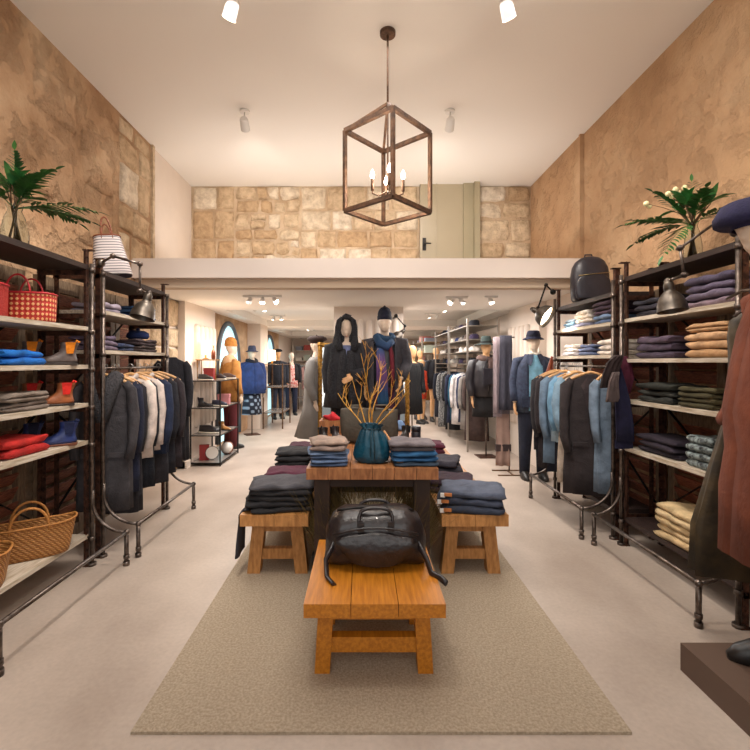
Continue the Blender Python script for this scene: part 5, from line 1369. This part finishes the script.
# ================================================================ BACK OF THE SHOP
BRONZE = mat('aged_bronze', '#5a4231', .45, .7, color2='#7d6048', scale=20, bump=.2)
def frame_rack(name, label, cat, x0, x1, y0, y1, zs, ztop, m_=BLACKM, shelf_m=GLASS, r=.009, rail=None, group=None, rail_x=None):
    t = thing(name, label, cat, ((x0+x1)/2, (y0+y1)/2, 0), 0, group); hx, hy = (x1-x0)/2, (y1-y0)/2
    for sx in (-1, 1):
        for sy in (-1, 1):
            MB().box((sx*hx-r, sy*hy-r, 0), (sx*hx+r, sy*hy+r, ztop)).build('post', m_, t)
    for z in zs:
        f = MB().box((-hx, -hy-r, z-.012), (hx, -hy+r, z)).box((-hx, hy-r, z-.012), (hx, hy+r, z)).box((-hx-r, -hy, z-.012), (-hx+r, hy, z)).box((hx-r, -hy, z-.012), (hx+r, hy, z))
        o = f.build('shelf_frame', m_, t)
        MB().box((-hx+r, -hy+r, z-.008), (hx-r, hy-r, z-.001)).build('shelf', shelf_m, t)
    if rail:
        x = rail_x if rail_x is not None else 0
        MB().cyl((x, -hy, rail), (x, hy, rail), .01).build('hanging_rail', m_, t)
        for s in (-1, 1): MB().box((min(x, -hx), s*hy-.006, rail-.01), (max(x, hx), s*hy+.006, rail+.01)).build('rail_arm', m_, t)
    return t
# ---- left: glass etagere
GL2 = mat('smoked_shelf', '#8d8680', .25, .1)
frame_rack('glass_etagere', 'slim black framed display rack with boots and books against the left pilaster', 'rack', -2.38, -1.97, 6.25, 7.15, [.05, .43, .81, 1.19], 1.19, shelf_m=GL2)
t = thing('riser_table', 'small brass riser table on top of the slim black display rack', 'table', (-2.2, 6.45, 1.192))
MB().box((-.15, -.1, .28), (.15, .1, .295)).build('tray', GOLD, t)
for sx in (-1, 1):
    for sy in (-1, 1): MB().cyl((sx*.13, sy*.08, 0), (sx*.13, sy*.08, .28), .006).build('leg', GOLD, t)
def table_lamp(label, x, y, z, r=.06, h=.2, power=8):
    t = thing('table_lamp', label, 'lamp', (x, y, z), 0, 'glowing table lamps')
    MB().lathe([(.04, 0), (.045, .008), (.012, .02), (.01, .08)], 16).build('base', GOLD, t)
    MB().lathe([(r, .06), (r*.92, .06+h)], 24, cap0=False, cap1=False).build('lamp_shade', SHADEL, t)
    MB().ball((0, 0, .12), .02).build('bulb', BULB, t)
    l = bpy.data.lights.new('lamp_light', 'POINT'); l.energy = power; l.color = (1, .78, .55); l.shadow_soft_size = .09
    o = bpy.data.objects.new('lamp_light', l); COL.objects.link(o); o.location = (x + .13, y - .05, z + .16)
table_lamp('small glowing table lamp on the brass riser by the left pilaster', -2.24, 6.45, 1.49, power=6)
table_lamp('glowing cream table lamp further back beside the man in the flat cap', -2.1, 10.5, 1.42, .09, .25, 6)
t = thing('bottle', 'dark brown bottle beside the small glowing table lamp', 'bottle', (-2.12, 6.42, 1.49)); MB().lathe([(.025, 0), (.03, .01), (.03, .1), (.012, .14), (.012, .19)], 16).build('body', mat('brown_bottle', '#5c2b18', .25), t); MB().lathe([(.014, .19), (.014, .2)], 12).build('stopper', HANGW, t)
RED = mat('red_box_card', '#8e2b2a', .6)
def small_box(name, label, cat, x, y, z, sx, sy, sz, m_, rz=0, lid=True):
    t = thing(name, label, cat, (x, y, z + .002), rz)
    MB().box((-sx/2, -sy/2, 0), (sx/2, sy/2, sz*.72 if lid else sz)).build('body', m_, t)
    if lid: MB().box((-sx/2-.004, -sy/2-.004, sz*.72), (sx/2+.004, sy/2+.004, sz)).build('lid', m_, t)
    return t
small_box('gift_box', 'dark red box under the brass riser on the display rack', 'box', -2.2, 6.5, 1.192, .14, .1, .17, RED)
def shoe(label, x, y, z, rz, c, sc_=1.0, group=None, strap=None):
    t = thing('shoe', label, 'shoe', (x, y, z + .002), rz, group); S = sc_
    def e(rx, ry, cy, z): return [(rx*S*math.cos(a), (cy + ry*math.sin(a))*S, z*S) for a in [2*PI*k/16 for k in range(16)]]
    MB().loft([e(.045, .13, 0, .018), e(.045, .125, 0, .045), e(.036, .09, .03, .065), e(.033, .06, .055, .085)]).build('upper', mat('leather_' + c, c, .4), t)
    MB().loft([e(.047, .135, 0, 0), e(.048, .138, 0, .018)]).build('sole', mat('leather_' + (strap or '#d8cfc0'), strap or '#d8cfc0', .6), t)
    return t
gs = 'shoes on the display rack'
shoe('black low shoe at the front of the rack top shelf', -2.2, 6.32, 1.192, 1.2, '#1d1a1c', 1.0, gs)
shoe('black and white shoe in the middle of the rack top shelf', -2.06, 6.55, 1.192, .9, '#2a2629', 1.0, gs)
shoe('dark brown shoe at the back of the rack top shelf', -2.05, 6.95, 1.192, 1.1, '#3a2622', 1.0, gs)
boot('black boot on the second shelf of the display rack', -2.24, 6.42, .812, 1.5, '#1c1a1d', '#33303a', .8)
shoe('navy flat shoe beside the black boot on the display rack', -2.06, 6.5, .812, 1.3, '#242536', 1.0, gs)
small_box('small_handbag', 'dusty pink small handbag on the second shelf of the display rack', 'bag', -2.1, 6.85, .812, .17, .08, .15, mat('pink_leather', '#b9787a', .5))
shoe('large black sneaker with white sole on the third shelf of the display rack', -2.19, 6.45, .43, 1.35, '#1f1c20', 1.3, gs)
boot('camel heeled boot on the third shelf of the display rack', -2.06, 6.75, .43, 1.1, '#a87642', '#8a5c30', .8)
small_box('red_book_box', 'upright red book on the lowest shelf of the display rack', 'book', -2.25, 6.42, .05, .13, .05, .22, RED, .2, lid=False)
t = thing('decorative_plate', 'white plate with dark rim standing on the lowest shelf', 'plate', (-2.13, 6.4, .16)); t.rotation_euler = (math.radians(80), 0, .2)
MB().lathe([(.02, .0), (.07, .004), (.09, .012)], 24).build('dish', mat('white_china', '#ddd8d2', .2), t); MB().tube([(.09*math.cos(a), .09*math.sin(a), .012) for a in [2*PI*k/24 for k in range(25)]], .004, 6).build('rim', BLACKM, t)
t = thing('round_helmet', 'round white and brown helmet-like ornament on the lowest shelf', 'ornament', (-2.05, 6.85, .052))
MB().ball((0, 0, .095), .085, 20, 12).build('shell', mat('white_china', '#ddd8d2', .2), t); MB().tube([(.087*math.cos(a), .03*math.sin(a), .095+.087*math.sin(a)) for a in [2*PI*k/24 for k in range(25)]], .009, 6).build('band', mat('brown_strap_leather', '#7a3f22', .5), t); MB().lathe([(.05, 0), (.05, .015)], 16).build('foot', BLACKM, t)

# ---- left mannequins
CAMEL = mat('camel_wool', '#a9753a', .95, color2='#94622c', scale=15, bump=.3, bscale=80)
t = dress_form('mannequin in profile wearing an ochre beanie and camel coat beside the arched window', -2.21, 7.6, 2.3, CAMEL, COATP[1:], legs=mat('burgundy_wool', '#5a1f24', .9), sleeve_m=CAMEL)
t['category'] = 'mannequin'
beanie(t, fab('#b9813f'), bob=False)
MB().loft([ering(0, .03, z, rx, ry) for z, rx, ry in ((1.4, .16, .12), (1.46, .15, .12), (1.52, .11, .1), (1.56, .07, .07))]).noise(.015, 20, 2).build('fur_hood', mat('pale_fur', '#c9a27c', .95, bump=.8, bscale=60), t)
t = dress_form('mannequin in a cobalt blue wrap coat, checked skirt and grey hat on the left', -2.2, 9.0, .5, mat('cobalt_wool', '#1f376c', .9, color2='#172a56', scale=10, bump=.3, bscale=60), [(.85, .27, .2, 0, .05), (1.05, .27, .19, 0, .04), (1.25, .25, .17, 0, .03), (1.4, .2, .13, .01, 0), (1.47, .13, .1, .01, 0), (1.52, .09, .08, .01, 0)], scale=.97, limbs=False)
CHK = weave('navy_check', '#161c2c', '#8a98ac', 42, .9, diamond=False)
MB().loft([ering(0, 0, z, rx, ry, fold=f_) for z, rx, ry, f_ in ((.42, .21, .17, .05), (.7, .19, .15, .03), (.98, .165, .125, .0))]).build('skirt', CHK, t)
scarf_on(t, fab('#1c2030'), 4, z=1.51, r=.09)
bucket_hat(t, fab('#4b4f66'), brim=.05, crown=.12)
frame_rack('glass_etagere', 'dark framed glass display rack beyond the cobalt blue coat', 'rack', -2.14, -1.72, 9.75, 10.75, [.35, .9, 1.4], 1.42, m_=BRONZE, shelf_m=GL2, r=.014)
t = dress_form('mannequin in a dark flat cap and navy suit behind the glass display rack', -2.15, 11.5, .5, fab('#262b38'), COATP[1:], legs=fab('#3a4254'), skin=SKINW, hands=False, scale=.98)
beret(t, fab('#1e2028'), k=.9)
t = dress_form('mannequin in a black jacket over a red floral dress, far left', -1.93, 12.3, .4, fab('#1d1b22'), [(1.0, .2, .15, 0, .02), (1.25, .2, .145, 0, .02), (1.4, .19, .125, .01, 0), (1.48, .12, .09, .01, 0), (1.51, .075, .07, .01, 0)], legs=fab('#262b42'), hands=False, open_front=.07, scale=.95)
MB().loft([ering(0, -.01, z, rx, ry, fold=f_) for z, rx, ry, f_ in ((.8, .2, .16, .04), (1.05, .175, .14, .0), (1.3, .17, .13, 0), (1.45, .12, .1, 0))]).build('dress', mat('red_floral', '#c94a44', .8, color2='#e9d8d0', scale=18), t)
frame_rack('glass_etagere', 'small dark display rack at the far left beyond the floral dress', 'rack', -1.95, -1.55, 13.0, 13.8, [.4, .9, 1.4], 1.42, m_=BRONZE, shelf_m=GL2, r=.016)
# ---- far wall shelving with pale goods
t = frame_rack('wall_shelf', 'white shelving on the far wall left of the mirrors, filled with pale goods', 'shelving', -2.4, -.9, 15.7, 16.15, [.8, 1.15, 1.5, 1.85], 2.05, m_=mat('cream_paint', '#e8e0d4', .6), shelf_m=mat('cream_paint', '#e8e0d4', .6), r=.02)
rn = random.Random(40); k = 0
nm = {'#e5ddd0': 'cream', '#d9a7a0': 'pink', '#b7c2b4': 'sage', '#8a8f9c': 'grey', '#c9b28a': 'beige', '#b8564e': 'coral'}
for zi, z in enumerate((.8, 1.15, 1.5, 1.85)):
    for i in range(5):
        c = list(nm)[(i*2 + zi*3) % 6]; x = -2.22 + i*.29
        o = small_box('storage_box', '%s box on the far left wall shelving, %s shelf, %s' % (nm[c], ['lowest', 'second', 'third', 'top'][zi], ['leftmost', 'second from left', 'middle', 'second from right', 'rightmost'][i]), 'box', x, 15.9, z, .22, .24, rn.uniform(.1, .2), mat('card_' + c, c, .7), 0)
        o['group'] = 'boxes on the far wall shelving'
frame_rack('clothes_rail', 'low far clothes rail with pink garments at the back left', 'rail', -2.0, -1.3, 14.6, 14.95, [.15], 1.35, m_=STEEL, shelf_m=STEEL, rail=1.33)
for i, (x, c) in enumerate([(-1.93, '#c9a4a0'), (-1.81, '#dcc9c0'), (-1.69, '#b56a6a'), (-1.57, '#d8b8b0'), (-1.45, '#cdbdb0')]):
    garment('pale pink toned blouse on the far back left rail, %s' % ['leftmost', 'second from left', 'middle one', 'second from right', 'rightmost'][i], 'blouse', 'hanging_blouse', x, 14.78, 1.31, PI/2, .36, .75, .07, c, 'clothes on the far back rail', seed=90+i)

# ---- right side racks with shelves, hats and coats
WOODL = mat('pale_beech', '#b99b78', .55, var=.1, scale=6)
for (a, c, lab) in [(7.25, 8.75, 'grey steel clothes rack with hat shelves along the right wall, nearer one'), (8.85, 10.4, 'grey steel clothes rack with hat shelves along the right wall, farther one')]:
    frame_rack('clothes_rack', lab, 'rack', 1.70, 2.2, a, c, [1.42, 1.62, 1.82, 2.04], 2.15, m_=mat('pale_nickel_frame', '#a39a90', .35, .8), shelf_m=mat('pale_nickel_frame', '#a39a90', .35, .8), r=.014, rail=1.32, rail_x=-.02)
def cap(label, x, y, z, c, kind, group='hats on the right wall racks'):
    t = thing('hat', label, 'hat', (x, y, z + .003), 0, group)
    M_ = fab(c)
    if kind == 0:
        MB().lathe([(.0, .012), (.08, .01), (.14, .0), (.142, .006), (.085, .018), (.08, .08), (.065, .1), (.02, .095)], 22, cap0=False).build('crown', M_, t); MB().lathe([(.084, .02), (.083, .038)], 22, cap0=False, cap1=False).build('hat_band', fab('#17171a'), t)
    elif kind == 1:
        MB().lathe([(.08, 0), (.095, .02), (.09, .05), (.06, .08), (.015, .09)], 20).noise(.008, 15, x).build('crown', M_, t); MB().ball((0, 0, .098), .02, 8, 6).build('bobble', M_, t)
    else:
        MB().lathe([(.08, 0), (.085, .03), (.075, .07), (.05, .09), (.01, .095)], 20).build('crown', M_, t); MB().loft([[(.09 + .03*u*0, -.05 + .1*j/5, .01) for j in range(6)] + [(.15 - .03*abs(j/5-.5)*2, .05 - .1*j/5, .004) for j in range(6)], ] * 1 + [[(.09, -.05 + .1*j/5, .016) for j in range(6)] + [(.15 - .03*abs(j/5-.5)*2, .05 - .1*j/5, .01) for j in range(6)]]).build('peak', M_, t)
    return t
cn = {'#22242e': 'black', '#2f3a63': 'blue', '#d9d2ca': 'white', '#7a736e': 'grey', '#3a2d4a': 'plum', '#4a3a30': 'brown'}
rn = random.Random(5)
for zi, z in enumerate((1.42, 1.62, 1.82, 2.04)):
    for i, y in enumerate((7.45, 7.85, 8.25, 8.6, 9.05, 9.5, 9.9, 10.25)):
        c = list(cn)[(i*5 + zi*2 + (i*zi) % 3) % 6]; kd = (i + zi) % 3
        cap('%s %s on the %s hat shelf at the right, %s from the front' % (cn[c], ['brimmed hat', 'bobble hat', 'peaked cap'][kd], ['lowest', 'second', 'third', 'top'][zi], ['first', 'second', 'third', 'fourth', 'fifth', 'sixth', 'seventh', 'eighth'][i]), 1.86, y, z, c, kd)
items = [(7.42, '#54433f', 1.1, 'brown coat, nearest on the far right rack', {}), (7.6, '#8c8580', .95, 'pale grey coat behind the nearest brown coat', {}), (7.76, '#2a3350', .85, 'navy jacket between two grey coats on the far right rack', {}),
 (7.92, '#cfc8c6', .9, 'white long cardigan on the far right rack', {}), (8.08, '#1f5a72', .85, 'petrol dress on the far right rack', {}), (8.24, '#5a5f6c', .95, 'slate grey coat on the far right rack', {}), (8.42, '#232a44', .95, 'dark denim coat just past the slate coat', {}),
 (8.6, '#1c1c22', 1.1, 'black coat at the end of the nearer steel rack', {}), (8.98, '#17171c', 1.15, 'black coat first on the farther steel rack', {}), (9.16, '#1b1b22', 1.1, 'black dress second on the farther steel rack', {}),
 (9.36, '#22222a', 1.15, 'black and white polka dot dress on the farther steel rack', dict(m=mat('polka_dot', '#17171d', .85, color2='#9c9a98', scale=45))), (9.56, '#25252e', 1.05, 'charcoal coat behind the polka dot dress', {}),
 (9.78, '#1d2030', 1.0, 'midnight blue coat near the end of the farther rack', {}), (10.0, '#35302e', 1.0, 'dark taupe coat last but one on the farther rack', {}), (10.2, '#6a5a4a', .9, 'brown tweed jacket last on the farther rack', {})]
for i, (y, c, L, lab, kw) in enumerate(items):
    x = 1.86 + (-.08 if i in (3, 4, 6, 10, 12) else (.03 if i == 0 else 0))
    garment(lab, 'coat' if 'coat' in lab else 'clothes', 'hanging_coat' if 'coat' in lab else 'hanging_garment', x, y, 1.255, -.25, .42, L, .1, c, 'clothes on the steel racks at the right', seed=120+i, **kw)
t = dress_form('mannequin with a pale wooden head in a black dress left of the right racks', WX(412, 8.0), 8.0, .6, fab('#17161a'), [(.55, .2, .16, 0, .04), (.9, .18, .14, 0, .02), (1.1, .15, .12, 0, 0), (1.3, .18, .13, 0, .0), (1.42, .17, .11, .01, 0), (1.47, .12, .09, .01, 0)], skin=SKINW, hands=False, scale=.97, limbs=False)
t = dress_form('mannequin in a camel trench coat far back right of the aisle', WX(420, 11.4), 11.4, .3, CAMEL, COATP, skin=SKINW, hands=False, scale=.97)
t = dress_form('mannequin in an orange red coat far back beside the camel trench', WX(421, 10.6), 10.6, .9, fab('#d9502a'), [(.7, .15, .13, 0, .03)] + COATP[2:], skin=SKINW, hands=False, scale=.84)
t = dress_form('mannequin with wooden head in a dark coat beyond the steel racks', WX(436, 11.0), 11.0, .2, fab('#22232b'), COATP[1:], skin=SKINW, hands=False)
frame_rack('clothes_rack', 'pale rack with mixed goods at the far right end of the shop', 'rack', 1.6, 2.2, 12.0, 14.0, [.9, 1.3, 1.7, 2.0], 2.1, m_=mat('pale_nickel_frame', '#a39a90', .35, .8), shelf_m=WOODL, r=.02)
for zi, z in enumerate((.9, 1.3, 1.7, 2.0)):
    for i in range(4):
        c = list(nm)[(i*2 + zi) % 6]; small_box('storage_box', '%s box on the far right end rack, %s shelf, %s from the front' % (nm[c], ['lowest', 'second', 'third', 'top'][zi], ['first', 'second', 'third', 'fourth'][i]), 'box', 1.85, 12.2 + i*.5, z, .3, .3, .1 + .05*((i+zi) % 3), mat('card_' + c, c, .7))['group'] = 'boxes on the far right rack'
t = frame_rack('wall_shelf', 'cream shelving on the far wall right of the pillar', 'shelving', .7, 2.3, 15.7, 16.15, [.8, 1.15, 1.5, 1.85], 2.05, m_=mat('cream_paint', '#e8e0d4', .6), shelf_m=mat('cream_paint', '#e8e0d4', .6), r=.02)
for zi, z in enumerate((1.15, 1.5, 1.85)):
    for i in range(5):
        c = list(nm)[(i*3 + zi) % 6]; o = small_box('storage_box', '%s box on the far right wall shelving, %s shelf, %s' % (nm[c], ['second', 'third', 'top'][zi], ['leftmost', 'second from left', 'middle', 'second from right', 'rightmost'][i]), 'box', .9 + i*.3, 15.9, z, .22, .24, rn.uniform(.1, .2), mat('card_' + c, c, .7)); o['group'] = 'boxes on the far right wall shelving'

# ---- scarf stand at the right
t = thing('scarf_stand', 'steel scarf stand with flat foot bars in front of the right fluted pilaster', 'stand', (WX(507, 6.0), 6.0, 0))
MB().box((-.2, -.015, 0), (.22, .015, .012)).build('foot_bar', BRONZE, t); MB().box((-.2, -.28, 0), (.1, -.25, .012)).build('foot_bar', BRONZE, t); MB().box((-.01, -.28, 0), (.01, .0, .01)).build('foot_link', BRONZE, t)
MB().cyl((.03, 0, .01), (.03, 0, 1.80), .01).build('pole', PIPE, t); MB().cyl((-.16, 0, 1.78), (.1, 0, 1.78), .009).build('top_bar', PIPE, t)
def wps(l, Y): return [W(px, py, Y) for px, py in l]
def flat_cloth(name, label, cat, x0, x1, z0, z1, Y, m_, folds=4, dep=.016, flare=0, group=None, fringe=True):
    rings = []; n = 30
    for i in range(9):
        u = i/8; z = lerp(z1, z0, u) - z0; wd = (x1-x0)/2 * (1 + flare*u); ring = []
        for k in range(n):
            a = 2*PI*k/n; q = math.cos(a); ring.append((wd*q, dep*math.sin(a) + dep*1.2*u*math.sin(q*folds*PI/2), z))
        rings.append(ring)
    o = MB().loft(rings).noise(.004, 9, x0).build(name, m_, None, ((x0+x1)/2, Y, z0))
    tag(o, label, cat, group)
    if fringe:
        f = MB(); wd = (x1-x0)/2*(1+flare)
        for k in range(14): f.box((lerp(-wd, wd, (k+.25)/14), -.003, -.05), (lerp(-wd, wd, (k+.7)/14), .003, .012))
        f.build('fringe', m_, o)
    return o
PLD = mat('pale_plaid_wool', '#a8979a', .95, color2='#8b7d84', scale=12, stretch=(6, 1, 1))
PLD2 = mat('slate_plaid_wool', '#4c4b58', .95, color2='#3a3a46', scale=12, stretch=(8, 1, 1))
flat_cloth('scarf', 'pale pinkish grey plaid scarf hanging on the steel stand', 'scarf', WX(493, 5.95), WX(502, 5.95), WZ(413, 5.95), 1.78, 5.95, PLD)
flat_cloth('scarf', 'slate grey plaid scarf hanging on the steel stand', 'scarf', WX(500, 5.9), WX(512, 5.9), WZ(410, 5.9), 1.8, 5.9, PLD2, flare=.25)
flat_cloth('long_scarf', 'long dusty pink scarf with a dark band below the plaid scarves', 'scarf', WX(497, 5.98), WX(510, 5.98), WZ(466, 5.98), WZ(405, 5.98), 6.0, mat('dusty_pink_wool', '#9a7f74', .95, var=.1), flare=.15, fringe=False)
MB().cbox((0, 0, .24), (.2, .05, .09)).build('dark_band', fab('#4a3c3c'), bpy.data.objects['long_scarf'])
# brown leather strap bag beside the denim jacket
o = thing('shoulder_bag', 'light blue cloth bag with a brown strap hung on the far right post', 'bag', (2.0, 4.85, WZ(412, 4.9))); MB().box((-.1, -.03, 0), (.1, .03, .22)).noise(.01, 9, 3).build('body', fab('#7da0b8'), o)
MB().tube([(-.05, 0, .2), (-.0, 0, .42), (.06, 0, .6)], .012, 8, flat=2).tube([(.08, 0, .2), (.07, 0, .42), (.06, 0, .6)], .012, 8, flat=2).build('strap', mat('cognac_leather', '#8a3f22', .5), o)

# ---- lantern over the tables
t = thing('lantern_chandelier', 'square rusty iron lantern chandelier with candle bulbs over the tables', 'chandelier', (.2, 3.5, 2.62), math.radians(45+3))
s = .235; h = .62
RUST = mat('rusty_lantern_iron', '#4d3a2e', .55, .6, color2='#7a5a44', scale=18, bump=.4, bscale=60)
for z in (0, h):
    for (a, c) in (((-s, -s), (s, -s)), ((s, -s), (s, s)), ((s, s), (-s, s)), ((-s, s), (-s, -s))): MB().beam((a[0], a[1], z), (c[0], c[1], z), .03, .03).build('frame_bar', RUST, t)
for a in (-1, 1):
    for c in (-1, 1):
        MB().beam((a*s, c*s, 0), (a*s, c*s, h), .026, .026, (1, 0, 0)).build('corner_post', RUST, t); MB().beam((a*s, c*s, h), (0, 0, h+.22), .02, .02).build('roof_bar', RUST, t)
MB().cyl((0, 0, h+.2), (0, 0, HC - 2.62), .008).build('suspension_rod', RUST, t); MB().lathe([(.06, 0), (.06, .03)], 20, (0, 0, HC - 2.62 - .03)).build('ceiling_rose', RUST, t)
MB().cyl((0, 0, .12), (0, 0, h+.2), .007).build('centre_stem', RUST, t)
for k in range(4):
    a = PI/4 + k*PI/2; x, y = .12*math.cos(a), .12*math.sin(a)
    c = MB().tube([(0, 0, .16), (x*.6, y*.6, .12), (x, y, .14), (x, y, .17)], .006, 6).cyl((x, y, .16), (x, y, .25), .012).build('candle_arm', RUST, t)
    MB().lathe([(.008, .25), (.018, .275), (.014, .3), (.003, .325)], 12, (x, y, 0)).build('bulb', BULB, c)
l = bpy.data.lights.new('lantern_light', 'POINT'); l.energy = 12; l.color = (1, .85, .68); l.shadow_soft_size = .12
o = bpy.data.objects.new('lantern_light', l); COL.objects.link(o); o.location = (.2, 3.5, 2.84)

# ---- ceiling spotlights under the low ceiling
def track(label, x, y, n, targets, power=14, z=None, sp=.16):
    z = z or (LC if not (7.2 < y < 10.4 or 11.6 < y < 14.2) else LC + .14)
    t = thing('track_spotlight', label, 'spotlight', (x, y, z), 0, 'ceiling spotlight bars')
    MB().box((-sp*n/2, -.02, -.025), (sp*n/2, .02, 0)).build('track_bar', mat('white_metal', '#e6e2dc', .4), t)
    for i in range(n):
        px = (i - (n-1)/2)*sp; tg = Vector(targets[i % len(targets)]); p = Vector((x+px, y, z-.07)); d = (tg - p).normalized()
        q = d.to_track_quat('Z', 'Y').to_matrix().to_4x4()
        hd = MB(); hd.M = Matrix.Translation((px, 0, -.07)) @ q; hd.lathe([(.018, -.05), (.026, -.03), (.034, .03)], 16, cap1=False); hd.M = Matrix.Identity(4); hd.cyl((px, 0, -.02), (px, 0, -.07), .006)
        h_ = hd.build('spot_head', mat('white_metal', '#e6e2dc', .4), t)
        b_ = MB(); b_.M = Matrix.Translation((px, 0, -.07)) @ q; b_.lathe([(.031, .018), (.02, .034)], 14); b_.build('bulb', BULB, h_)
        spot(p + d*.06, tg, power, 75)
track('bar of three ceiling spots just behind the beam on the left', -1.24, 5.6, 3, [(-2.3, 6.8, 1.2), (-1.3, 5.0, .3), (-.3, 5.2, 1.6)], 20)
track('pair of ceiling spots in the first coffer on the left', -1.75, 7.7, 2, [(-2.4, 8.3, 1.3), (-1.4, 7.5, 0)], 12)
track('second pair of ceiling spots further back on the left', -1.75, 9.3, 2, [(-2.2, 9.3, 1.2), (-1.4, 9, 0)], 12)
track('bar of two ceiling spots just behind the beam on the right', 1.2, 5.7, 2, [(.3, 5.2, 1.6), (2.1, 5.9, 1.4)], 22, sp=.14)
track('single ceiling spot at the right end behind the beam', 1.62, 5.65, 1, [(2.2, 5.2, .8)], 18)
track('single ceiling spot in the first coffer on the right', 1.42, 7.8, 1, [(1.9, 7.6, 1.0)], 14)
track('pair of ceiling spots over the steel racks', 1.4, 8.9, 2, [(1.9, 9.0, 1.0), (1.2, 10.5, 1.2)], 14)
track('far pair of ceiling spots at the back right', 1.0, 12.4, 2, [(1.5, 12, 1.0), (.8, 13, 1.0)], 12)
track('far pair of ceiling spots at the back left', -1.4, 12.4, 2, [(-2, 12.3, 1.0), (-1.2, 13.5, .5)], 12)
# ---- spotlights added on the tall ceiling to light the front room
def cspot(label, x, y, tg, power, size=60):
    t = thing('added_ceiling_spotlight', label, 'spotlight', (x, y, HC), 0, 'added spotlights on the tall ceiling')
    p = Vector((x, y, HC-.14)); tg = Vector(tg); d = (tg-p).normalized(); q = d.to_track_quat('Z', 'Y').to_matrix().to_4x4()
    MB().lathe([(.05, -.02), (.05, 0)], 18).build('canopy', mat('white_metal', '#e6e2dc', .4), t)
    hd = MB().cyl((0, 0, -.02), (0, 0, -.12), .008); hd.M = Matrix.Translation((0, 0, -.14)) @ q; hd.lathe([(.03, -.07), (.042, -.05), (.048, .06)], 18, cap1=False); h_ = hd.build('spot_head', mat('white_metal', '#e6e2dc', .4), t)
    b_ = MB(); b_.M = Matrix.Translation((0, 0, -.14)) @ q; b_.lathe([(.044, .035), (.02, .05)], 14); b_.build('bulb', BULB, h_)
    spot(p + d*.08, tg, power, size)
cspot('added tall ceiling spotlight over the left aisle, nearer one', -.9, 1.9, (-2.1, 2.9, 1.2), 95, 75)
cspot('added tall ceiling spotlight over the left aisle, farther one', -.9, 3.1, (-2.1, 4.0, 1.0), 95, 75)
cspot('added tall ceiling spotlight over the right aisle, nearer one', 1.0, 1.9, (2.2, 3.0, 1.2), 95, 75)
cspot('added tall ceiling spotlight over the right aisle, farther one', 1.0, 3.1, (2.2, 4.2, 1.0), 95, 75)
cspot('added tall ceiling spotlight pointing at the tables, left one', -.35, 1.5, (.0, 3.1, .6), 80, 50)
cspot('added tall ceiling spotlight pointing at the tables, right one', .45, 1.5, (.3, 4.6, .8), 80, 50)
cspot('added tall ceiling spotlight aimed at the stone back wall, left one', -1.2, 4.6, (-1.4, 6.6, 2.9), 45, 95)
cspot('added tall ceiling spotlight aimed at the stone back wall, right one', .9, 4.6, (1.0, 6.6, 2.9), 45, 95)
